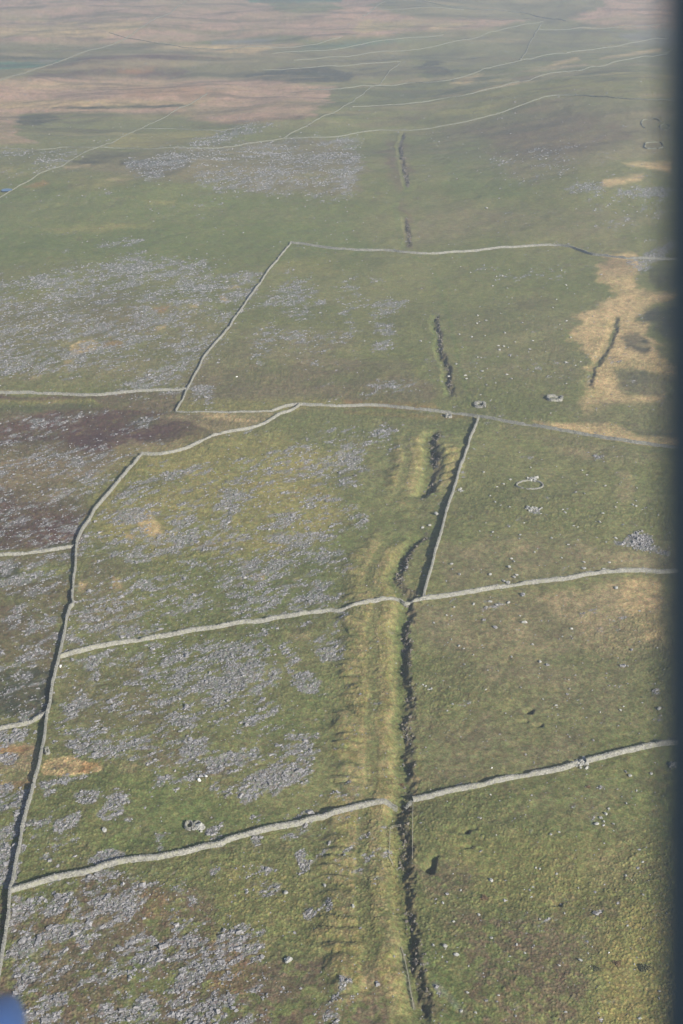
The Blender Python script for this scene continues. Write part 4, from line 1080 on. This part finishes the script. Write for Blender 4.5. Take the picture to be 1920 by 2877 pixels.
for me in BM_D: me.materials.append(M_SCREE)
br = np.random.default_rng(5)
def boulder(tile, px, py, size, label, group=None, kind='R', tall=1.0):
    c = W(T(tile, (px, py)))[0]
    me = {'R': BM_R, 'W': BM_W, 'D': BM_D}[kind]; me = me[br.integers(len(me))]
    o = bpy.data.objects.new('boulder', me); COL.objects.link(o)
    s = size / 2
    o.location = (c[0], c[1], gzs(c[0], c[1])[0] + s * .25)
    o.scale = (s, s, s * tall); o.rotation_euler = (br.uniform(-.25, .25), br.uniform(-.25, .25), br.uniform(0, 6.28))
    return tag(o, label, 'boulder', group)
NAMED = [
 (6, 770, 483, 1.8, 'pale boulder just above the upper cross wall, right of the trench'),
 (6, 745, 545, 1.7, 'left of two long grey boulders against the upper cross wall'),
 (6, 765, 553, 2.0, 'right of two long grey boulders against the upper cross wall'),
 (6, 790, 527, 1.6, 'lower of two boulders a little above the paired wall boulders'),
 (6, 803, 517, 1.5, 'upper of two boulders a little above the paired wall boulders'),
 (6, 840, 737, 2.1, 'broad flat boulder in the brownish pasture under the upper cross wall'),
 (6, 766, 646, 1.8, 'largest boulder of the loose row under the upper cross wall'),
 (6, 710, 655, 1.5, 'middle boulder of the loose row under the upper cross wall'),
 (6, 680, 642, 1.5, 'left end boulder of the loose row under the upper cross wall'),
 (6, 606, 652, 1.3, 'lone small boulder left of the loose row under the wall'),
 (6, 682, 515, 1.6, 'boulder in the tan grass midway between shadowed wall and paired boulders'),
 (6, 541, 516, 1.5, 'boulder in the grass nearest the foot of the shadowed wall'),
 (6, 505, 468, 1.5, 'boulder beside the lower part of the shadowed wall'),
 (6, 1110, 488, 2.0, 'flat boulder above the upper cross wall towards the right'),
 (6, 1141, 505, 2.1, 'big boulder touching the upper cross wall on its far side'),
 (6, 1202, 490, 1.6, 'low boulder right of the one touching the upper cross wall'),
 (6, 1261, 577, 2.0, 'pale flat boulder below the upper cross wall near the straw patch'),
 (6, 910, 915, 1.5, 'flattened boulder alone in the middle of the brownish pasture'),
 (6, 410, 1038, 1.4, 'bright pale boulder beside the trench in the brownish pasture'),
 (6, 374, 1020, 1.0, 'small stone left of the bright boulder beside the trench'),
 (6, 539, 846, 1.4, 'bright pale boulder alone in the upper part of the brownish pasture'),
 (6, 1056, 765, 1.3, 'small boulder at the edge of the straw patch in the brownish pasture'),
 (6, 516, 665, 1.2, 'small boulder under the wall where the path leaves the trench'),
 (6, 775, 82, 1.4, 'small pale boulder left of the large oval stone ring'),
 (6, 437, 238, 2.6, 'large pale boulder between the upper trench and the shadowed wall'),
 (6, 372, 300, 1.6, 'boulder at the head of the lower trench'),
 (6, 405, 290, 1.5, 'boulder right of the head of the lower trench'),
 (6, 1457, 1130, 1.8, 'pale boulder near the right edge of the brownish pasture'),
 (8, 684, 776, 1.6, 'rounded pale boulder alone in the mossy lowest right field'),
 (8, 1213, 470, 1.3, 'topmost of three pale stones lying in line in the lowest right field'),
 (8, 1190, 489, 1.3, 'middle of three pale stones lying in line in the lowest right field'),
 (8, 1170, 518, 1.5, 'lowest of three pale stones lying in line in the lowest right field'),
 (8, 1247, 517, .9, 'small pale stone right of the three stones in line'),
 (8, 999, 555, .9, 'smaller of two white stones left of the three stones in line'),
 (8, 960, 565, 1.0, 'larger of two white stones left of the three stones in line'),
 (8, 1420, 282, 1.3, 'grey boulder under the lowest right wall towards its right end'),
 (8, 1323, 294, 1.3, 'low grey boulder just under the lowest right wall'),
 (8, 1304, 751, .9, 'bright pale stone on the tan turf of the lowest right field'),
 (8, 1382, 691, .9, 'pale stone above the bright stone near the right edge'),
 (8, 1384, 843, .9, 'pale stone below the bright stone near the right edge'),
 (8, 1096, 1142, 1.2, 'pale boulder among the brown rush near the yellow turf'),
 (8, 629, 930, 1.1, 'pale stone in the patchy turf above the brown rush'),
 (8, 688, 1038, 1.0, 'grey stone at the upper edge of the brown rush'),
 (8, 420, 1072, 1.1, 'pale stone by the right lip of the lower trench end'),
 (8, 477, 1078, 1.5, 'tall pale boulder among the stones below the trench end'),
 (8, 527, 1118, 1.5, 'lower tall pale boulder among the stones below the trench end'),
 (8, 548, 1372, 1.1, 'pale stone at the end of the stony line near the bottom'),
 (8, 1366, 1411, 1.0, 'white stone on yellow turf near the bottom right'),
 (8, 891, 715, .8, 'left of two tiny pale stones in the mossy field'),
 (8, 909, 720, .8, 'right of two tiny pale stones in the mossy field'),
 (8, 1306, 425, 1.0, 'grey stone in the green turf above the three stones in line'),
 (8, 52, 912, 1.2, 'pale boulder on the spoil ribs left of the green track'),
 (8, 12, 672, 1.2, 'grey boulder at the left foot of the spoil ribs'),
 (7, 1327, 1141, 2.3, 'large round grey boulder lying in green turf near the bottom'),
 (7, 481, 546, 2.0, 'large grey boulder in the green sward of the low left pasture'),
 (7, 1312, 830, 1.7, 'pale boulder under the lowest wall in green turf'),
 (7, 1490, 800, 1.3, 'small pale boulder between the lowest wall and the spoil ribs'),
 (7, 598, 1226, 1.6, 'pale boulder on a brown patch of the lower left scree'),
 (8, 1110, 217, 1.7, 'flat boulder standing just beyond the tumbled gap'),
 (2, 665, 955, 2.4, 'pale boulder low on the far brown hillside'),
 (4, 1030, 265, 1.6, 'pale boulder in the green part of the field above the straw bog'),
 (4, 362, 522, 1.6, 'pale boulder left of the ditch in the middle field'),
 (4, 492, 678, 1.8, 'pale boulder sitting in the ditch of the middle field'),
 (7, 20, 1062, 1.4, 'pale stone at the foot of the long left wall, near the bottom'),
]
for t, px, py, s, lab in NAMED: boulder(t, px, py, s, lab)
for t, px, py, s, lab in [(7, 946, 297, 1.5, 'upper of two bright white quartz boulders in the scree'), (7, 914, 317, 1.7, 'lower of two bright white quartz boulders in the scree'),
                          (5, 278, 940, 1.6, 'white quartz stone at the foot of the long left wall'), (7, 1312, 1138, 1.1, 'small white stone touching the large round boulder'),
                          (8, 1226, 1108, .7, 'tiny white stone on yellow turf above the shrubs'), (8, 689, 262, .8, 'small white stone just above the lowest right wall'),
                          (3, 1087, 686, 1.2, 'white stone alone in the brown turf right of the diagonal wall')]:
    boulder(t, px, py, s, lab, None, 'W')
for t, px, py, s, lab in [(6, 832, 608, 2.2, 'dark boulder with a black shadow close under the upper cross wall'), (6, 706, 757, 1.8, 'dark boulder in the brownish pasture with a black shadow'),
                          (6, 1330, 862, 1.5, 'dark boulder near the right edge under the straw patch')]:
    boulder(t, px, py, s, lab, None, 'D', 1.1)
# look-alike stones of the open pastures
FIELDS = [
 (6, 600, 20, 1500, 460, 46, 'small pale stone lying in the upper right pasture, one of many alike', 'small stones of the upper right pasture', .8, 1.5),
 (6, 360, 700, 1500, 1150, 34, 'small pale stone lying in the brownish middle right pasture, one of many alike', 'small stones of the middle right pasture', .6, 1.1),
 (8, 400, 300, 1500, 1400, 40, 'small pale stone lying in the lowest right pasture, one of many alike', 'small stones of the lowest right pasture', .45, .95),
 (4, 520, 170, 1080, 780, 46, 'small pale stone in the field between trench ditch and straw bog, one of many alike', 'small stones of the field beside the straw bog', 1.0, 1.8),
]
for t, x0, y0, x1, y1, n, lab, grp, s0, s1 in FIELDS:
    for k in range(n):
        boulder(t, br.uniform(x0, x1), br.uniform(y0, y1), br.uniform(s0, s1), lab, grp)

# ------------------------------------------------------------------ black ledges, shrubs, fence
def shrub(label, tile, px, py, rad, mat, seed):
    r = np.random.default_rng(seed); c = W(T(tile, (px, py)))[0]
    root = tag(empty('low_shrub', (c[0], c[1], gzs(c[0], c[1])[0])), label, 'shrub')
    n = 420
    d = r.normal(0, 1, (n, 3)); d /= np.linalg.norm(d, axis=1)[:, None]; d[:, 2] = np.abs(d[:, 2])
    lump = 1 + .35 * np.sin(3 * np.arctan2(d[:, 1], d[:, 0]) + seed)
    p = d * (rad * r.uniform(.45, 1, n) * lump)[:, None] * np.array([1, 1, .6])
    q = r.normal(0, rad * .11, (n, 3, 3)) + p[:, None]
    link('foliage', big_mesh('foliage', q.reshape(-1, 3), np.arange(n * 3).reshape(-1, 3), 3, False), mat, root)
    ns = 9; V = []; F = []
    for k in range(ns):
        a = r.uniform(0, 6.28); b = len(V); e = np.array([math.cos(a), math.sin(a), 0]) * rad * .7
        V += [(-.04, -.04, -.2), (.04, -.04, -.2), (0, .05, -.2), (e[0], e[1], rad * .45)]
        F += [[b, b + 1, b + 3], [b + 1, b + 2, b + 3], [b + 2, b, b + 3]]
    link('stem', big_mesh('stem', np.array(V), np.array(F), 3, False), mat, root)
    return root
shrub('round brown shrub on yellow turf near the bottom right', 8, 1268, 1160, 1.1, M_RUSH, 421)
shrub('larger dark shrub right of the round brown one', 8, 1388, 1180, 1.6, M_BUSH, 422)
shrub('low dark shrub left of the round brown one', 8, 1170, 1182, 1.0, M_BUSH, 423)
shrub('round brown shrub in the middle of the mossy field', 8, 656, 856, 1.1, M_RUSH, 424)
shrub('orange brown shrub just below the lowest right wall', 8, 1132, 348, .8, M_RUSH, 425)
shrub('rusty shrub on the green track side above the wall gap', 8, 275, 332, 1.0, M_RUSH, 426)

def box_at(a, b, th):
    """square bar from a to b"""
    a, b = np.array(a, float), np.array(b, float); d = b - a; L = np.linalg.norm(d); d /= L
    up = np.array([0, 0, 1.0]) if abs(d[2]) < .9 else np.array([0, 1.0, 0]); s = np.cross(d, up); s /= np.linalg.norm(s); u = np.cross(s, d)
    return np.array([a + (d * L if k[2] > 0 else 0) + s * k[0] * th / 2 + u * k[1] * th / 2 for k in BOX])
def fence(label, tile, pts, step=2.2, hgt=1.1):
    P, q = resample(W(T(tile, *pts)), step)
    z = gzs(P[:, 0], P[:, 1]); o = np.array([P[0, 0], P[0, 1], z[0]])
    root = tag(empty('post_and_rail_fence', o), label, 'fence')
    for k in range(len(P)):
        b = np.array([P[k, 0], P[k, 1], z[k]]) - o
        link('post', big_mesh('post', box_at(b - [0, 0, .3], b + [.03 * (k % 3 - 1), 0, hgt], .14), BOXF, 3, False), M_WOOD, root)
    for h in (.5, 1.0):
        V, F = [], []
        for k in range(len(P) - 1):
            a = np.array([P[k, 0], P[k, 1], z[k] + h * hgt * .92]) - o; b = np.array([P[k + 1, 0], P[k + 1, 1], z[k + 1] + h * hgt * .92]) - o
            F.append(BOXF + len(V) * 8); V.append(box_at(a, b, .10))
        link('rail', big_mesh('rail', np.concatenate(V), np.concatenate(F), 3, False), M_WOOD, root)
    return root
fence('weathered rail fence along the right lip of the trench below the wall gap', 8, [(328, 425), (326, 500), (326, 560), (326, 620), (326, 678)])
fence('weathered rail fence along the left side of the green track', 8, [(272, 522), (224, 518), (222, 560), (221, 620), (219, 680), (236, 696)])
fence('old line of posts left of the ditch near the bottom, leaning along the stony track', 8, [(276, 1075), (292, 1130), (306, 1200), (318, 1275), (332, 1340)], 2.4, .7)

# ------------------------------------------------------------------ pond
def pond():
    P = W(T(1, (10, 874), (30, 868), (56, 869), (60, 876), (42, 882), (18, 886), (6, 882)))
    P = smooth_line(np.vstack([P, P[:1]]), 2)[:-1]
    z = gzs(P[:, 0], P[:, 1]).max() + .5
    bm = bmesh.new()
    vs = [bm.verts.new((p[0], p[1], z)) for p in P]
    bm.faces.new(vs)
    me = bpy.data.meshes.new('pond'); bm.to_mesh(me); bm.free()
    m, nt, b = node_mat('pond_water'); b.inputs['Base Color'].default_value = (.02, .05, .11, 1); b.inputs['Roughness'].default_value = .12
    b.inputs['Specular IOR Level'].default_value = .5
    geo = nt.nodes.new('ShaderNodeNewGeometry'); n = noise_node(nt, geo.outputs['Position'], .6, 3)
    bu = nt.nodes.new('ShaderNodeBump'); bu.inputs['Strength'].default_value = .15
    nt.links.new(n.outputs['Fac'], bu.inputs['Height']); nt.links.new(bu.outputs[0], b.inputs['Normal'])
    o = link('pond', me, m); tag(o, kind='structure'); o['label'] = 'small dark blue pond at the far left edge'
pond()

# ------------------------------------------------------------------ the aircraft the view is taken from
def aircraft():
    Rm = Matrix.Translation(cam.location) @ cam.rotation_euler.to_matrix().to_4x4()
    paint = plain_material('blue_aircraft_paint', (.030, .075, .21), .35, .5, 1.5, .95, 1.05)
    trim = plain_material('shaded_blue_trim', (.050, .076, .110), .6, .3, 3, .92, 1.08)  # blue paint darkened: shade of an unmodelled cabin is put into the colour
    tyre = plain_material('tyre_rubber', (.03, .03, .03), .8, .2)
    root = tag(empty('light_aircraft', Rm @ Vector((.1, -.9, .6))), 'blurred dark blue door pillar and blue wheel fairing of a light aircraft, very close', 'aircraft')
    inv = root.matrix_basis.inverted()
    K = .40 / .55
    def part(name, verts, faces, mat, parent=root, smooth=True):
        me = bpy.data.meshes.new(name)
        base = Vector(root.location)
        me.from_pydata([tuple((Rm @ Vector(v)) - base) for v in verts], [], faces)
        for p in me.polygons: p.use_smooth = smooth
        return link(name, me, mat, parent)
    # door pillar: rounded beam, leaning a little, on the right of the open window
    V, F = [], []; n = 20; m = 16
    for k in range(n + 1):
        t_ = k / n; y_ = -.75 + 1.35 * t_
        edge = .1256 + .004 * t_ - .016 * (1 - sstep(-.75, -.12, np.array(y_)))
        for j in range(m):
            a = 2 * math.pi * j / m
            c_, s_ = math.cos(a), math.sin(a)
            V.append((K * (float(edge) + .035 + .035 * math.copysign(abs(c_) ** .6, c_)), K * y_, K * (-.55 + .05 * math.copysign(abs(s_) ** .6, s_))))
    for k in range(n):
        for j in range(m): F.append((k * m + j, k * m + (j + 1) % m, (k + 1) * m + (j + 1) % m, (k + 1) * m + j))
    F += [tuple(range(m))[::-1], tuple(n * m + j for j in range(m))]
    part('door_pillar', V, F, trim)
    # wheel fairing: teardrop shell below and to the left
    V, F = [], []; n = 24; m = 24
    D_ = 1.7
    cx_, cy_, cz_ = -(960 + 70) / FPX * D_, -(SRC_H / 2 + 92) / FPX * D_, -D_
    for k in range(n + 1):
        t_ = k / n; r_ = .050 * math.sin(math.pi * t_ ** .8) ** .7 + .001
        for j in range(m):
            a = 2 * math.pi * j / m
            V.append((cx_ + r_ * math.cos(a), cy_ + r_ * math.sin(a) * 1.0, cz_ + .16 - .36 * t_))
    for k in range(n):
        for j in range(m): F.append((k * m + j, k * m + (j + 1) % m, (k + 1) * m + (j + 1) % m, (k + 1) * m + j))
    sp_ = part('wheel_fairing', V, F, paint)
    V, F = [], []
    for j in range(20):
        a = 2 * math.pi * j / 20
        for s_ in (-.015, .015): V.append((cx_ - .01 + s_, cy_ - .03 + .04 * math.cos(a), cz_ + .04 * math.sin(a)))
    for j in range(20): F.append((2 * j, 2 * j + 1, (2 * j + 3) % 40, (2 * j + 2) % 40))
    F += [tuple(range(0, 40, 2)), tuple(range(39, 0, -2))]
    part('wheel', V, F, tyre)
    # undercarriage leg back to the cabin side
    a_, b_ = np.array([cx_ - .03, cy_ + .02, cz_ + .1]), np.array([-.2, -1.2, .6])
    part('undercarriage_leg', [tuple(v) for v in box_at(a_, b_, .03)], [tuple(f) for f in BOXF], paint, smooth=False)
aircraft()

# ------------------------------------------------------------------ air
def haze():
    zlo = float(GZ.min()) - 1.0
    top = max(CAM_H + 4, float(GZ.max()) + 2)
    R = float(max(np.abs(GX).max(), np.abs(GY).max())) + 50
    V = [(a * R, b * R, c_) for c_ in (zlo, top) for b in (-1, 1) for a in (-1, 1)]
    F = [(0, 2, 3, 1), (4, 5, 7, 6), (0, 1, 5, 4), (1, 3, 7, 5), (3, 2, 6, 7), (2, 0, 4, 6)]
    me = bpy.data.meshes.new('haze'); me.from_pydata(V, [], F)
    m = bpy.data.materials.new('haze_air'); m.use_nodes = True; nt = m.node_tree; nt.nodes.clear()
    out = nt.nodes.new('ShaderNodeOutputMaterial'); pv = nt.nodes.new('ShaderNodeVolumePrincipled')
    pv.inputs['Color'].default_value = (.80, .88, 1.0, 1); pv.inputs['Density'].default_value = HAZE; pv.inputs['Anisotropy'].default_value = .3
    nt.links.new(pv.outputs[0], out.inputs['Volume'])
    o = link('haze', me, m); tag(o, kind='stuff'); o['label'] = 'pale bluish haze over the far moor'
HAZE = .00021
if HAZE > 0: haze()
